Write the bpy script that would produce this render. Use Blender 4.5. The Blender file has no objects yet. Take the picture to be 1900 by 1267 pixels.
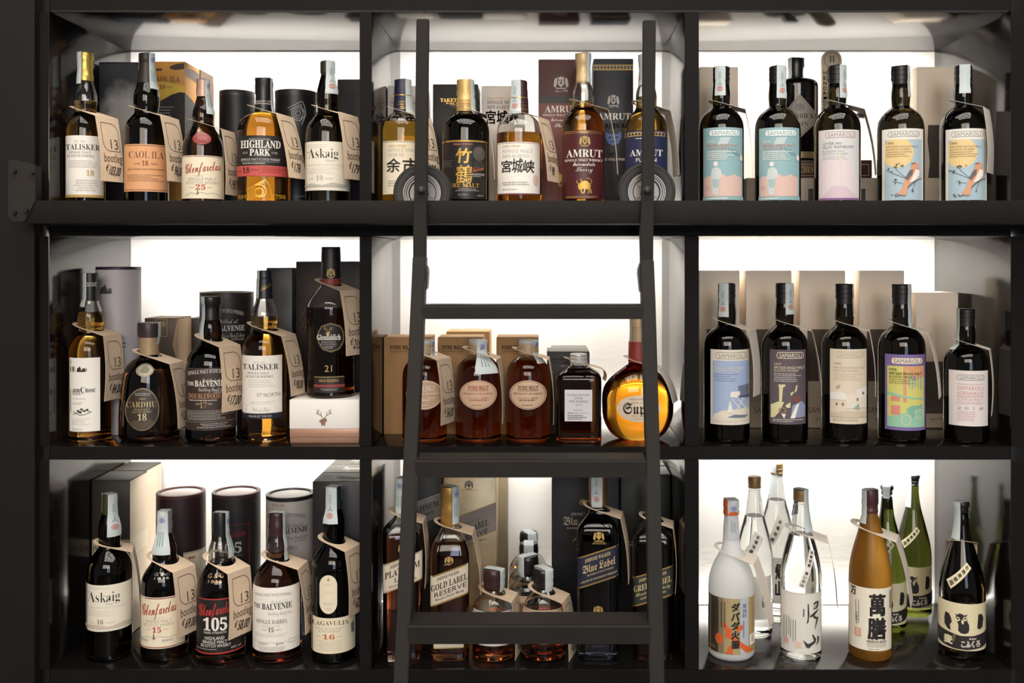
import bpy, bmesh, math, random
from mathutils import Vector, Matrix
from mathutils.geometry import tessellate_polygon

random.seed(7)
SC = bpy.context.scene
COL = SC.collection

# ---------------------------------------------------------------- camera / light / exposure
D0, EYE, VX, VY = 1.83, 1.60, 1013.0, 480.0      # distance to shelf fronts, eye height, vanishing point in the 1900x1267 frame
DEPTH = 0.3607                                    # shelf fronts to back wall
cam_d = bpy.data.cameras.new('camera')
cam_d.sensor_width = 36.0
cam_d.lens = 36.0 * (1000.0 * D0) / 1900.0
cam_d.shift_x = -(VX - 950.0) / 1900.0
cam_d.shift_y = -(633.5 - VY) / 1900.0
cam_d.clip_start = 0.05
cam_d.dof.use_dof = True
cam_d.dof.focus_distance = D0 + 0.02
cam_d.dof.aperture_fstop = 5.6
cam = bpy.data.objects.new('camera', cam_d)
cam.location = (0, -D0, EYE)
cam.rotation_euler = (math.pi / 2, 0, 0)
COL.objects.link(cam)
SC.camera = cam

SC.view_settings.view_transform = 'Standard'
SC.view_settings.look = 'None'
SC.view_settings.gamma = 1.0
SC.view_settings.use_curve_mapping = False
SC.view_settings.exposure = 0.0

world = bpy.data.worlds.new('world')
SC.world = world
world.use_nodes = True
bgn = world.node_tree.nodes['Background']
bgn.inputs[0].default_value = (1.0, 0.93, 0.86, 1)
bgn.inputs[1].default_value = 0.2


def area(name, loc, target, sx, sy, power, col, spread=180):
    l = bpy.data.lights.new(name, 'AREA')
    l.shape = 'RECTANGLE'
    l.size, l.size_y, l.energy, l.color = sx, sy, power, col
    l.spread = math.radians(spread)
    o = bpy.data.objects.new(name, l)
    o.location = loc
    o.rotation_euler = (Vector(target) - Vector(loc)).to_track_quat('-Z', 'Y').to_euler()
    COL.objects.link(o)
    return o


area('skylight_lamp', (0.05, -1.75, 4.55), (0.05, -1.75, 0), 3.7, 2.7, 250, (1.0, 0.94, 0.86))
area('window_lamp', (0.55, -5.2, 2.1), (0.3, 0, 1.5), 0.42, 2.4, 26, (0.62, 0.72, 1.0))
area('window_lamp.001', (1.25, -5.2, 2.1), (0.3, 0, 1.5), 0.42, 2.4, 26, (0.62, 0.82, 1.0))
area('front_fill_lamp', (-0.3, -4.6, 2.9), (0, 0, 1.4), 3.2, 1.4, 112, (1.0, 0.86, 0.7))  # added unseen front fill that brightens labels and deep-set cartons

# added unseen fills brighten the back wall; strips in the gap behind the boards
CELLS_X = [(-0.923, -0.346), (-0.323, 0.257), (0.284, 0.862)]
CEIL_Z = [EYE + 0.458, EYE + 0.042, EYE - 0.373]
for r, zc in enumerate(CEIL_Z):
    for x0, x1 in CELLS_X:
        xm = (x0 + x1) / 2
        area('wall_fill_lamp', (xm, 0.25, zc - 0.004), (xm, 0.325, zc - 0.14), x1 - x0 - 0.006, 0.012, 1.4, (1.0, 0.955, 0.89), 165)
        area('floor_strip_lamp', (xm, 0.348, zc - 0.394), (xm, 0.353, zc - 0.30), x1 - x0 - 0.03, 0.008, 1.25, (1.0, 0.96, 0.9))


# ---------------------------------------------------------------- helpers
def P(px, py, y):
    k = (D0 + y) / D0 / 1000.0
    return Vector(((px - VX) * k, y, EYE + (VY - py) * k))


def lin(h):
    if isinstance(h, str):
        v = [int(h[i:i + 2], 16) / 255 for i in (0, 2, 4)]
    else:
        v = [c / 255 for c in h]
    return tuple(c / 12.92 if c <= 0.04045 else ((c + 0.055) / 1.055) ** 2.4 for c in v) + (1,)


MATS = {}


def inp(n, names, v):
    for a in names:
        if a in n.inputs:
            n.inputs[a].default_value = v
            return


def mat(hexcol, rough=0.6, metal=0.0, noise=0.0, scale=60.0, spec=0.5, bump=0.0, stretch=None, coat=0.0):
    key = (hexcol, rough, metal, noise, scale, spec, bump, stretch, coat)
    if key in MATS:
        return MATS[key]
    m = bpy.data.materials.new('paint_' + str(hexcol))
    m.use_nodes = True
    nt = m.node_tree
    b = nt.nodes['Principled BSDF']
    c = lin(hexcol)
    b.inputs['Base Color'].default_value = c
    b.inputs['Roughness'].default_value = rough
    b.inputs['Metallic'].default_value = metal
    inp(b, ['Specular IOR Level'], spec)
    inp(b, ['Coat Weight'], coat)
    if noise or bump:
        tc = nt.nodes.new('ShaderNodeTexCoord')
        mp = nt.nodes.new('ShaderNodeMapping')
        nt.links.new(tc.outputs['Object'], mp.inputs[0])
        if stretch:
            mp.inputs['Scale'].default_value = stretch
        nz = nt.nodes.new('ShaderNodeTexNoise')
        nz.inputs['Scale'].default_value = scale
        nz.inputs['Detail'].default_value = 5
        nt.links.new(mp.outputs[0], nz.inputs['Vector'])
        if noise:
            mx = nt.nodes.new('ShaderNodeMix')
            mx.data_type = 'RGBA'
            mx.inputs[6].default_value = tuple(max(0, x * (1 - noise)) for x in c[:3]) + (1,)
            mx.inputs[7].default_value = tuple(min(1, x * (1 + noise)) for x in c[:3]) + (1,)
            nt.links.new(nz.outputs['Fac'], mx.inputs[0])
            nt.links.new(mx.outputs[2], b.inputs['Base Color'])
        if bump:
            bp = nt.nodes.new('ShaderNodeBump')
            bp.inputs['Strength'].default_value = bump
            bp.inputs['Distance'].default_value = 0.004
            nt.links.new(nz.outputs['Fac'], bp.inputs['Height'])
            nt.links.new(bp.outputs[0], b.inputs['Normal'])
    MATS[key] = m
    return m


def glass(name, tint, rough=0.0, ior=1.45):
    if name in MATS:
        return MATS[name]
    m = bpy.data.materials.new(name)
    m.use_nodes = True
    b = m.node_tree.nodes['Principled BSDF']
    b.inputs['Base Color'].default_value = tuple(tint) + (1,)
    b.inputs['Roughness'].default_value = rough
    b.inputs['IOR'].default_value = ior
    inp(b, ['Transmission Weight', 'Transmission'], 1.0)
    MATS[name] = m
    return m


def liquid(name, T, path=0.07):
    """absorbing liquid: T = colour left of white light after PATH metres"""
    if name in MATS:
        return MATS[name]
    m = bpy.data.materials.new(name)
    m.use_nodes = True
    nt = m.node_tree
    nt.nodes.remove(nt.nodes['Principled BSDF'])
    va = nt.nodes.new('ShaderNodeVolumeAbsorption')
    s = [-math.log(t) / path for t in T]
    d = max(s) * 1.02
    va.inputs['Color'].default_value = tuple(1 - x / d for x in s) + (1,)
    va.inputs['Density'].default_value = d
    tr = nt.nodes.new('ShaderNodeBsdfTransparent')
    out = [n for n in nt.nodes if n.type == 'OUTPUT_MATERIAL'][0]
    nt.links.new(tr.outputs[0], out.inputs['Surface'])
    nt.links.new(va.outputs[0], out.inputs['Volume'])
    MATS[name] = m
    return m


def link_mesh(name, me, m, parent=None, loc=(0, 0, 0)):
    o = bpy.data.objects.new(name, me)
    if m is not None:
        for mm in (m if isinstance(m, list) else [m]):
            me.materials.append(mm)
    o.parent = parent
    o.location = loc
    COL.objects.link(o)
    return o


def mk(name, verts, faces, m, parent=None, smooth=None, loc=(0, 0, 0), fmats=None):
    me = bpy.data.meshes.new(name)
    me.from_pydata([tuple(v) for v in verts], [], faces)
    if fmats:
        me.polygons.foreach_set('material_index', fmats)
    if smooth is not None:
        me.polygons.foreach_set('use_smooth', [True] * len(me.polygons))
        me.set_sharp_from_angle(angle=math.radians(smooth))
    me.update()
    return link_mesh(name, me, m, parent, loc)


def box_vf(x0, x1, y0, y1, z0, z1):
    v = [(x0, y0, z0), (x1, y0, z0), (x1, y1, z0), (x0, y1, z0), (x0, y0, z1), (x1, y0, z1), (x1, y1, z1), (x0, y1, z1)]
    f = [(0, 3, 2, 1), (4, 5, 6, 7), (0, 1, 5, 4), (1, 2, 6, 5), (2, 3, 7, 6), (3, 0, 4, 7)]
    return v, f


def bbox(name, x0, x1, y0, y1, z0, z1, m, parent=None, bev=0.0, seg=2, rotz=0.0):
    """bevelled box; with ROTZ turned about its own base centre"""
    bm = bmesh.new()
    v, f = box_vf(x0, x1, y0, y1, z0, z1)
    bv = [bm.verts.new(p) for p in v]
    for q in f:
        bm.faces.new([bv[i] for i in q])
    if bev:
        bmesh.ops.bevel(bm, geom=list(bm.edges), offset=bev, segments=seg, affect='EDGES', profile=0.5)
    if rotz:
        c = Vector(((x0 + x1) / 2, (y0 + y1) / 2, 0))
        bmesh.ops.rotate(bm, verts=list(bm.verts), cent=c, matrix=Matrix.Rotation(rotz, 3, 'Z'))
    me = bpy.data.meshes.new(name)
    bm.to_mesh(me)
    bm.free()
    if bev:
        me.polygons.foreach_set('use_smooth', [True] * len(me.polygons))
        me.set_sharp_from_angle(angle=math.radians(40))
    return link_mesh(name, me, m, parent)


def thing(name, label, cat, loc=(0, 0, 0), group=None):
    o = bpy.data.objects.new(name, None)
    o.empty_display_size = 0.05
    COL.objects.link(o)
    o.location = loc
    o['label'], o['category'] = label, cat
    if group:
        o['group'] = group
    return o


def lathe(prof, n=40, sect=None, ends=True, flip=False):
    """prof: [(z, r)] bottom to top -> verts, faces; sect(angle) -> (lateral, forward) unit cross-section, in the object's own turned frame"""
    V, F = [], []
    for z, r in prof:
        for i in range(n):
            a = 2 * math.pi * i / n
            s, c = sect(a) if sect else (math.sin(a), math.cos(a))
            V.append((r * s, r * c, z))
    for j in range(len(prof) - 1):
        for i in range(n):
            k = (i + 1) % n
            q = (j * n + i, (j + 1) * n + i, (j + 1) * n + k, j * n + k)
            F.append(q)
    if ends:
        V.append((0, 0, prof[0][0]))
        c0 = len(V) - 1
        V.append((0, 0, prof[-1][0]))
        c1 = len(V) - 1
        L = (len(prof) - 1) * n
        for i in range(n):
            k = (i + 1) % n
            F.append((c0, i, k))
            F.append((c1, L + k, L + i))
    if flip:
        F = [tuple(reversed(f)) for f in F]
    return V, F


def smooth_prof(pts, sub=3):
    """Catmull-Rom through (z, r)"""
    out = []
    n = len(pts)
    for i in range(n - 1):
        p0, p1, p2, p3 = pts[max(i - 1, 0)], pts[i], pts[i + 1], pts[min(i + 2, n - 1)]
        for k in range(sub):
            t = k / sub
            q = []
            for d in (0, 1):
                m1 = (p2[d] - p0[d]) / max(p2[0] - p0[0], 1e-6) * (p2[0] - p1[0])
                m2 = (p3[d] - p1[d]) / max(p3[0] - p1[0], 1e-6) * (p2[0] - p1[0])
                if (p2[d] - p1[d]) * (p1[d] - p0[d]) <= 0:
                    m1 = 0 if d else m1
                if (p3[d] - p2[d]) * (p2[d] - p1[d]) <= 0:
                    m2 = 0 if d else m2
                q.append((2 * t ** 3 - 3 * t ** 2 + 1) * p1[d] + (t ** 3 - 2 * t ** 2 + t) * m1 + (-2 * t ** 3 + 3 * t ** 2) * p2[d] + (t ** 3 - t ** 2) * m2)
            out.append(tuple(q))
    out.append(pts[-1])
    return out


# ---------------------------------------------------------------- lettering
STY = {'serif': (0x1D400, 0x1D41A, 0x1D7CE), 'ital': (0x1D434, 0x1D44E, 0), 'script': (0x1D4D0, 0x1D4EA, 0),
       'black': (0x1D56C, 0x1D586, 0), 'boldital': (0x1D63C, 0x1D656, 0x1D7EC), 'bold': (0x1D5D4, 0x1D5EE, 0x1D7EC), 'slab': (0x1D670, 0x1D68A, 0x1D7F6)}
GLY = {}
PEN = [bpy.data.curves.new('writing', 'FONT'), None]       # one reusable line of writing, taken away at the end
PEN[0].resolution_u = 2
PEN[1] = bpy.data.objects.new('writing', PEN[0])


def glyphs(s, style='sans', offset=0.0):
    """triangles of a line of writing, normalised so that x runs 0..1 and capitals run 0..1 in y"""
    key = (s, style, offset)
    if key in GLY:
        return GLY[key]
    b = s
    if style in STY:
        u, l, d = STY[style]
        b = ''.join(chr(u + ord(c) - 65) if 'A' <= c <= 'Z' and u else chr(l + ord(c) - 97) if 'a' <= c <= 'z' and l
                    else chr(d + ord(c) - 48) if '0' <= c <= '9' and d else c for c in s)
        if style == 'ital':
            b = b.replace(chr(0x1D455), chr(0x210E))
    cu, o = PEN
    cu.body = b
    cu.offset = offset
    me = bpy.data.meshes.new_from_object(o)
    vs = [(v.co.x, v.co.y) for v in me.vertices]
    me.calc_loop_triangles()
    tr = [tuple(t.vertices) for t in me.loop_triangles]
    bpy.data.meshes.remove(me)
    if not vs:
        GLY[key] = ([], [])
        return GLY[key]
    x0, x1 = min(v[0] for v in vs), max(v[0] for v in vs)
    if any(ord(c) > 0x2fff for c in s):
        y0, y1 = min(v[1] for v in vs), max(v[1] for v in vs)
    else:
        y0, y1 = 0.0, max(v[1] for v in vs)
        if not any(c.isupper() or c.isdigit() or c in 'bdfhklt' for c in s):
            y1 = max(v[1] for v in vs)
    w, h = max(x1 - x0, 1e-6), max(y1 - y0, 1e-6)
    GLY[key] = ([((x - x0) / w, (y - y0) / h) for x, y in vs], tr)
    return GLY[key]


def clip_strip(poly, xa, xb):
    for lim, keep in ((xa, 1), (xb, -1)):
        out = []
        for i in range(len(poly)):
            p, q = poly[i], poly[(i + 1) % len(poly)]
            pin, qin = (p[0] - lim) * keep >= 0, (q[0] - lim) * keep >= 0
            if pin:
                out.append(p)
            if pin != qin:
                t = (lim - p[0]) / (q[0] - p[0])
                out.append((lim, p[1] + t * (q[1] - p[1])))
        poly = out
        if len(poly) < 3:
            return []
    return poly


class Print:
    """flat colour print laid on a surface: pieces in picture-like (x right, y down) coordinates of the label, put on it by MAP(x, y, lift)"""

    def __init__(s, mapf, strip=None, step=0.00007):
        s.map, s.strip, s.step = mapf, strip, step
        s.tris, s.mats, s.layer = [], [], 0
        s.shear, s.rot = 0.0, None

    def _add(s, tri, m):
        if s.rot:
            cx, cy, a = s.rot
            ca, sa = math.cos(a), math.sin(a)
            tri = [(cx + (x - cx) * ca - (y - cy) * sa, cy + (x - cx) * sa + (y - cy) * ca) for x, y in tri]
        if m not in s.mats:
            s.mats.append(m)
        mi = s.mats.index(m)
        if s.strip:
            xa, xb = min(p[0] for p in tri), max(p[0] for p in tri)
            i0, i1 = math.floor(xa / s.strip), math.floor(xb / s.strip)
            if i1 > i0:
                for i in range(i0, i1 + 1):
                    q = clip_strip(tri, i * s.strip, (i + 1) * s.strip)
                    if q:
                        s.tris.append((q, mi, s.layer))
                return
        s.tris.append((tri, mi, s.layer))

    def poly(s, pts, m):
        s.layer += 1
        for t in tessellate_polygon([[Vector((p[0], p[1], 0)) for p in pts]]):
            s._add([tuple(pts[i]) for i in t], m)
        return s

    def rect(s, x0, x1, y0, y1, m):
        return s.poly([(x0, y0), (x1, y0), (x1, y1), (x0, y1)], m)

    def ell(s, cx, cy, rx, ry, m, n=28):
        return s.poly([(cx + rx * math.cos(2 * math.pi * i / n), cy + ry * math.sin(2 * math.pi * i / n)) for i in range(n)], m)

    def ring(s, cx, cy, rx, ry, w, m, n=32):
        s.layer += 1
        for i in range(n):
            a, b = 2 * math.pi * i / n, 2 * math.pi * (i + 1) / n
            o = lambda t, d: (cx + (rx - d) * math.cos(t), cy + (ry - d) * math.sin(t))
            s._add([o(a, 0), o(b, 0), o(b, w)], m)
            s._add([o(a, 0), o(b, w), o(a, w)], m)
        return s

    def line(s, pts, w, m, close=False):
        s.layer += 1
        if close:
            pts = list(pts) + [pts[0]]
        for (x0, y0), (x1, y1) in zip(pts, pts[1:]):
            d = math.hypot(x1 - x0, y1 - y0) or 1e-6
            nx, ny = -(y1 - y0) / d * w / 2, (x1 - x0) / d * w / 2
            a, b, c, e = (x0 + nx, y0 + ny), (x1 + nx, y1 + ny), (x1 - nx, y1 - ny), (x0 - nx, y0 - ny)
            s._add([a, b, c], m)
            s._add([a, c, e], m)
        return s

    def frame(s, x0, x1, y0, y1, w, m):
        return s.line([(x0, y0), (x1, y0), (x1, y1), (x0, y1)], w, m, True)

    def text(s, body, x0, x1, yt, yb, m, style='sans', offset=0.0, slope=0.0, arch=0.0, shear=0.0):
        """writing from x0 to x1, capitals from yt down to the baseline yb; slope tilts the line, arch bows it"""
        s.layer += 1
        cjk = any(ord(c) > 0x2fff and ord(c) < 0x10000 for c in body)
        W, H = x1 - x0, yb - yt
        if style == 'bold':
            style, offset = 'sans', offset + .016
        fat = 0
        if offset > 0:                              # heavier strokes: the line is struck again a hair to each side
            fat = offset * 30 if cjk else offset * H * 1.3
        vs, tr = glyphs(body, style, min(0.0, offset))

        def q(v):
            x = x0 + v[0] * W + shear * v[1] * H
            return (x, yb - v[1] * H + slope * (v[0] - 0.5) * W - arch * (1 - (2 * v[0] - 1) ** 2))
        pts = [q(v) for v in vs]
        for dx, dy in ([(0, 0)] if not fat else [(0, 0), (fat, 0), (-fat, 0), (0, fat * .8), (0, -fat * .8), (fat * .7, fat * .6), (-fat * .7, -fat * .6), (fat * .7, -fat * .6), (-fat * .7, fat * .6)]):
            for t in tr:
                s._add([(pts[i][0] + dx, pts[i][1] + dy) for i in t], m)
        return s

    def column(s, body, x0, x1, yt, yb, m, offset=0.0, shear=0.0, style='sans'):
        """writing set downwards, one sign under the other"""
        h = (yb - yt) / len(body)
        for i, c in enumerate(body):
            if c != ' ':
                s.text(c, x0, x1, yt + i * h + h * 0.06, yt + (i + 1) * h - h * 0.06, m, style, offset, shear=shear)
        return s

    def rows(s, x0, x1, yt, yb, n, m, fill=0.45, mode='l'):
        """lines of print too small to read"""
        s.layer += 1
        h = (yb - yt) / n
        for i in range(n):
            y0 = yt + i * h
            full = x1 - x0
            L = full * random.uniform(0.6, 1.0)
            x = x0 if mode == 'l' else x0 + (full - L) / 2
            end = x + L
            while x < end:
                w = min(random.uniform(1.5, 5.0), end - x)
                if w > 0.5:
                    a = [(x, y0), (x + w, y0), (x + w, y0 + h * fill), (x, y0 + h * fill)]
                    s._add(a[:3], m)
                    s._add([a[0], a[2], a[3]], m)
                x += w + 1.0
        return s

    def vrows(s, x0, x1, yt, yb, n, m, fill=0.4):
        """columns of small print"""
        s.layer += 1
        w = (x1 - x0) / n
        for i in range(n):
            xx = x0 + i * w
            y, end = yt, yt + (yb - yt) * random.uniform(0.7, 1)
            while y < end:
                h = random.uniform(1.2, 2.2)
                a = [(xx, y), (xx + w * fill, y), (xx + w * fill, y + h), (xx, y + h)]
                s._add(a[:3], m)
                s._add([a[0], a[2], a[3]], m)
                y += h + 0.8
        return s

    def crest(s, cx, cy, w, h, m, m2=None):
        """small coat of arms: shield with two supporters and a crown"""
        s.poly([(cx - .2 * w, cy - .15 * h), (cx + .2 * w, cy - .15 * h), (cx + .2 * w, cy + .15 * h), (cx, cy + .38 * h), (cx - .2 * w, cy + .15 * h)], m)
        if m2:
            s.ell(cx, cy + .03 * h, .1 * w, .14 * h, m2, 12)
        for g in (-1, 1):
            s.poly([(cx + g * .24 * w, cy - .3 * h), (cx + g * .38 * w, cy - .36 * h), (cx + g * .46 * w, cy - .1 * h), (cx + g * .5 * w, cy + .3 * h), (cx + g * .36 * w, cy + .4 * h), (cx + g * .27 * w, cy + .1 * h)], m)
        s.poly([(cx - .17 * w, cy - .2 * h), (cx - .22 * w, cy - .46 * h), (cx - .08 * w, cy - .36 * h), (cx, cy - .5 * h), (cx + .08 * w, cy - .36 * h), (cx + .22 * w, cy - .46 * h), (cx + .17 * w, cy - .2 * h)], m)
        s.poly([(cx - .4 * w, cy + .42 * h), (cx + .4 * w, cy + .42 * h), (cx + .3 * w, cy + .5 * h), (cx - .3 * w, cy + .5 * h)], m)
        return s

    def done(s, name, parent):
        V, F, M = [], [], []
        for poly, mi, ly in s.tris:
            i = len(V)
            for x, y in poly:
                V.append(s.map(x, y, ly * s.step))
            F.append(tuple(range(i, i + len(poly))))
            M.append(mi)
        if not V:
            return None
        return mk(name, V, F, s.mats, parent, fmats=M)


# ---------------------------------------------------------------- structure
LAM = mat('110f0e', 0.15, noise=0.15, scale=9, spec=0.58, bump=0.012)          # black satin laminate
LAMF = mat('1e1c1b', 0.5, noise=0.2, scale=14, spec=0.3)
STEEL = mat('1b1816', 0.6, noise=0.25, scale=30, spec=0.16, bump=0.04)
Z_FLOORS = [EYE + 0.068, EYE - 0.348, EYE - 0.762]
BT = 0.0255                                                                  # board thickness


def wall_material():
    m = bpy.data.materials.new('white_plaster')
    m.use_nodes = True
    nt = m.node_tree
    b = nt.nodes['Principled BSDF']
    b.inputs['Base Color'].default_value = lin('f1eee9')
    b.inputs['Roughness'].default_value = 0.8
    tc = nt.nodes.new('ShaderNodeTexCoord')
    mp = nt.nodes.new('ShaderNodeMapping')
    mp.inputs['Scale'].default_value = (3, 1, 14)
    mp.inputs['Rotation'].default_value = (0, 0.25, 0)
    nz = nt.nodes.new('ShaderNodeTexNoise')
    nz.inputs['Scale'].default_value = 6
    nz.inputs['Detail'].default_value = 8
    bp = nt.nodes.new('ShaderNodeBump')
    bp.inputs['Strength'].default_value = 0.25
    bp.inputs['Distance'].default_value = 0.004
    nt.links.new(tc.outputs['Object'], mp.inputs[0])
    nt.links.new(mp.outputs[0], nz.inputs['Vector'])
    nt.links.new(nz.outputs['Fac'], bp.inputs['Height'])
    nt.links.new(bp.outputs[0], b.inputs['Normal'])
    return m


def struct(o):
    o['kind'] = 'structure'
    return o


struct(bbox('wall_back', -3.2, 3.2, DEPTH, DEPTH + 0.1, 0, 4.7, wall_material()))
struct(bbox('floor', -3.2, 3.2, -6.2, DEPTH, -0.08, 0, mat('4a4039', 0.45, noise=0.3, scale=5)))
struct(bbox('wall_left', -1.75, P(64, 0, -0.02).x, -0.02, DEPTH - 0.001, 0, 3.4, mat('14110f', 0.6, noise=0.3, scale=6, spec=0.25)))
# lattice of the skylight far overhead
wn = bpy.data.objects.new('window_1', None)
COL.objects.link(wn)
wn['kind'] = 'structure'
wn.location = (0.05, -1.75, 4.5)
frm = mat('26211d', 0.6)
for i in range(7):
    x = -1.85 + i * 3.7 / 6
    bbox('glazing_bar', x - .02, x + .02, -1.37, 1.37, -.06, .0, frm, wn)
for i in range(5):
    y = -1.35 + i * 2.7 / 4
    bbox('glazing_bar', -1.87, 1.87, y - .02, y + .02, -.1, -.062, frm, wn)
# arched ribs of the lattice
for k, rr in enumerate((0.55, 0.95)):
    V, F = [], []
    for i in range(25):
        a = math.pi * i / 24
        for dr, dz in ((0, -.14), (.035, -.14), (.035, -.105), (0, -.105)):
            V.append(((rr + dr) * math.cos(a) * 1.85, -1.35 + (rr + dr) * math.sin(a) * 2.7, dz))
    for i in range(24):
        for j in range(4):
            F.append((i * 4 + j, i * 4 + (j + 1) % 4, i * 4 + 4 + (j + 1) % 4, i * 4 + 4 + j))
    F += [(0, 3, 2, 1), (96, 97, 98, 99)]
    mk('arched_bar', V, F, frm, wn)

# ---------------------------------------------------------------- shelving unit
shelving = thing('shelving_unit', 'built-in black laminate shelving with nine backlit compartments', 'shelving', (0, 0, 0))
XL, XR = P(65, 0, 0).x, P(1930, 0, 0).x
BACK = 0.338
for name, zt, zb in (('top_panel', EYE + 0.62, EYE + 0.458), ('shelf', EYE + 0.068, EYE + 0.042), ('shelf', EYE - 0.348, EYE - 0.373), ('shelf', EYE - 0.762, EYE - 0.79)):
    bbox(name, XL + 0.027, XR - 0.05, 0.0, BACK, zb, zt, LAM, shelving, 0.0012)
bbox('side_panel', XL, XL + 0.027, -0.001, DEPTH - 0.002, 0.0, EYE + 0.62, LAM, shelving, 0.0012)
bbox('side_panel', P(1875, 0, 0).x, XR, -0.001, DEPTH - 0.002, 0.0, EYE + 0.62, LAM, shelving, 0.0012)
for a, b in ((667, 690), (1270, 1297)):
    for zt, zb in ((EYE + 0.458, EYE + 0.068), (EYE + 0.042, EYE - 0.348), (EYE - 0.373, EYE - 0.762)):
        bbox('divider', P(a, 0, 0).x, P(b, 0, 0).x, 0.0, DEPTH - 0.003, zb + .0006, zt - .0006, LAM, shelving, 0.0012)
bbox('base_panel', XL + 0.027, XR - 0.05, 0.03, 0.06, 0.0, EYE - 0.79, LAMF, shelving, 0.0)
# matt edge banding on the shelf fronts
EDGE = mat('12100f', 0.65, noise=0.25, scale=12, spec=0.14)
for zt, zb in ((EYE + 0.62, EYE + 0.461), (EYE + 0.0677, EYE + 0.0423), (EYE - 0.3483, EYE - 0.3727), (EYE - 0.7623, EYE - 0.79)):
    bbox('edge_band', XL + 0.028, XR - 0.055, -0.0012, 0.0006, zb, zt, EDGE, shelving, 0.0004, 1)
for a, b in ((66, 91), (667, 690), (1270, 1297), (1875, 1929)):
    for zt, zb in ((EYE + 0.4572, EYE + 0.0685), (EYE + 0.0415, EYE - 0.3475), (EYE - 0.3735, EYE - 0.7615)):
        bbox('edge_band', P(a, 0, 0).x + .0004, P(b, 0, 0).x - .0004, -0.0022 if a in (66, 1875) else -0.0012, 0.0006, zb, zt, EDGE, shelving, 0.0004, 1)
# dust rail joint under the top panel
bbox('joint_strip', XL + 0.03, XR - 0.06, -0.001, 0.004, EYE + 0.4575, EYE + 0.461, mat('0b0a0a', 0.7), shelving)

# ---------------------------------------------------------------- ladder rail
RY0, RY1 = -0.092, -0.086
rail = thing('ladder_rail', 'long black flat steel rail fixed across the shelf fronts', 'rail', (0, 0, 0))
zt, zb = P(0, 372, RY0).z, P(0, 415, RY0).z
XRL = P(44, 0, RY0).x
bbox('front_bar', XRL, 1.02, RY0, RY1, zb, zt, STEEL, rail, 0.0012)
bbox('track_bar', XRL, 1.02, RY1, -0.0025, zb, zb + 0.0028, STEEL, rail, 0.0005)
bm = bmesh.new()
pts = [P(x, y, RY0 - 0.0025) for x, y in ((15, 300), (19, 296), (30, 297), (58, 303), (65, 307), (65, 372), (49, 404), (46, 410), (26, 411), (20, 408), (15, 402))]
vs = [bm.verts.new(p) for p in pts]
fc = bm.faces.new(vs)
ex = bmesh.ops.extrude_face_region(bm, geom=[fc])
bmesh.ops.translate(bm, verts=[v for v in ex['geom'] if isinstance(v, bmesh.types.BMVert)], vec=(0, 0.006, 0))
bmesh.ops.recalc_face_normals(bm, faces=list(bm.faces))
me = bpy.data.meshes.new('end_bracket')
bm.to_mesh(me)
bm.free()
link_mesh('end_bracket', me, mat('24211f', 0.55, noise=0.25, scale=30, spec=.28), rail)
bbox('bracket_arm', P(15, 0, RY0).x, P(40, 0, RY0).x, RY0 + 0.0035, -0.021, P(0, 402, RY0).z, P(0, 302, RY0).z, STEEL, rail, 0.002)


def disc(name, c, r, th, m, parent, n=20, axis='y', prof=None):
    """short turned piece about the Y axis; prof [(offset toward the viewer, r)]"""
    pr = prof or [(-th / 2, r * 0.98), (-th / 2 + .0006, r), (th / 2 - .0006, r), (th / 2, r * 0.98)]
    V, F = lathe(pr, n)
    V = [(c[0] + x, c[1] - z, c[2] + y) for x, y, z in V]
    return mk(name, V, F, m, parent, 40)


BOLT = mat('242220', 0.4, 0.3)
for x, y in ((26, 317), (60, 319), (26, 394), (48, 390)):
    c = P(x, y, RY0 - 0.006)
    disc('bolt', c, 0.0042, 0.006, BOLT, rail, 6)

# ---------------------------------------------------------------- rolling ladder
LX = mat('221f1c', 0.6, noise=0.22, scale=18, spec=0.18, bump=0.03)
ladder = thing('rolling_ladder', 'black steel rolling ladder leaning out from the shelves on two wheels', 'ladder', (0, 0, 0))
YU = -0.100            # depth of the upright hooks
YS = lambda z: -0.100 - 0.283 * max(0.0, (EYE - 0.002) - z)


def bar(name, stations, depth, m, parent, bev=0.0015):
    """bar through stations (x0, x1, yfront, z)"""
    bm = bmesh.new()
    rings = []
    for x0, x1, yf, z in stations:
        rings.append([bm.verts.new((x0, yf, z)), bm.verts.new((x1, yf, z)), bm.verts.new((x1, yf + depth, z)), bm.verts.new((x0, yf + depth, z))])
    for a, b in zip(rings, rings[1:]):
        for i in range(4):
            bm.faces.new([a[i], a[(i + 1) % 4], b[(i + 1) % 4], b[i]])
    bm.faces.new(rings[0])
    bm.faces.new(list(reversed(rings[-1])))
    bmesh.ops.recalc_face_normals(bm, faces=list(bm.faces))
    bmesh.ops.bevel(bm, geom=[e for e in bm.edges if e.calc_face_angle(0) > 0.6], offset=bev, segments=2, affect='EDGES')
    me = bpy.data.meshes.new(name)
    bm.to_mesh(me)
    bm.free()
    me.polygons.foreach_set('use_smooth', [True] * len(me.polygons))
    me.set_sharp_from_angle(angle=math.radians(35))
    return link_mesh(name, me, m, parent)


def Pz(px, py, yf=None):
    """point on the slanted plane of the ladder's front face"""
    y = -0.1
    for _ in range(12):
        y = YS(P(px, py, y).z)
    return P(px, py, y)


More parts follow.
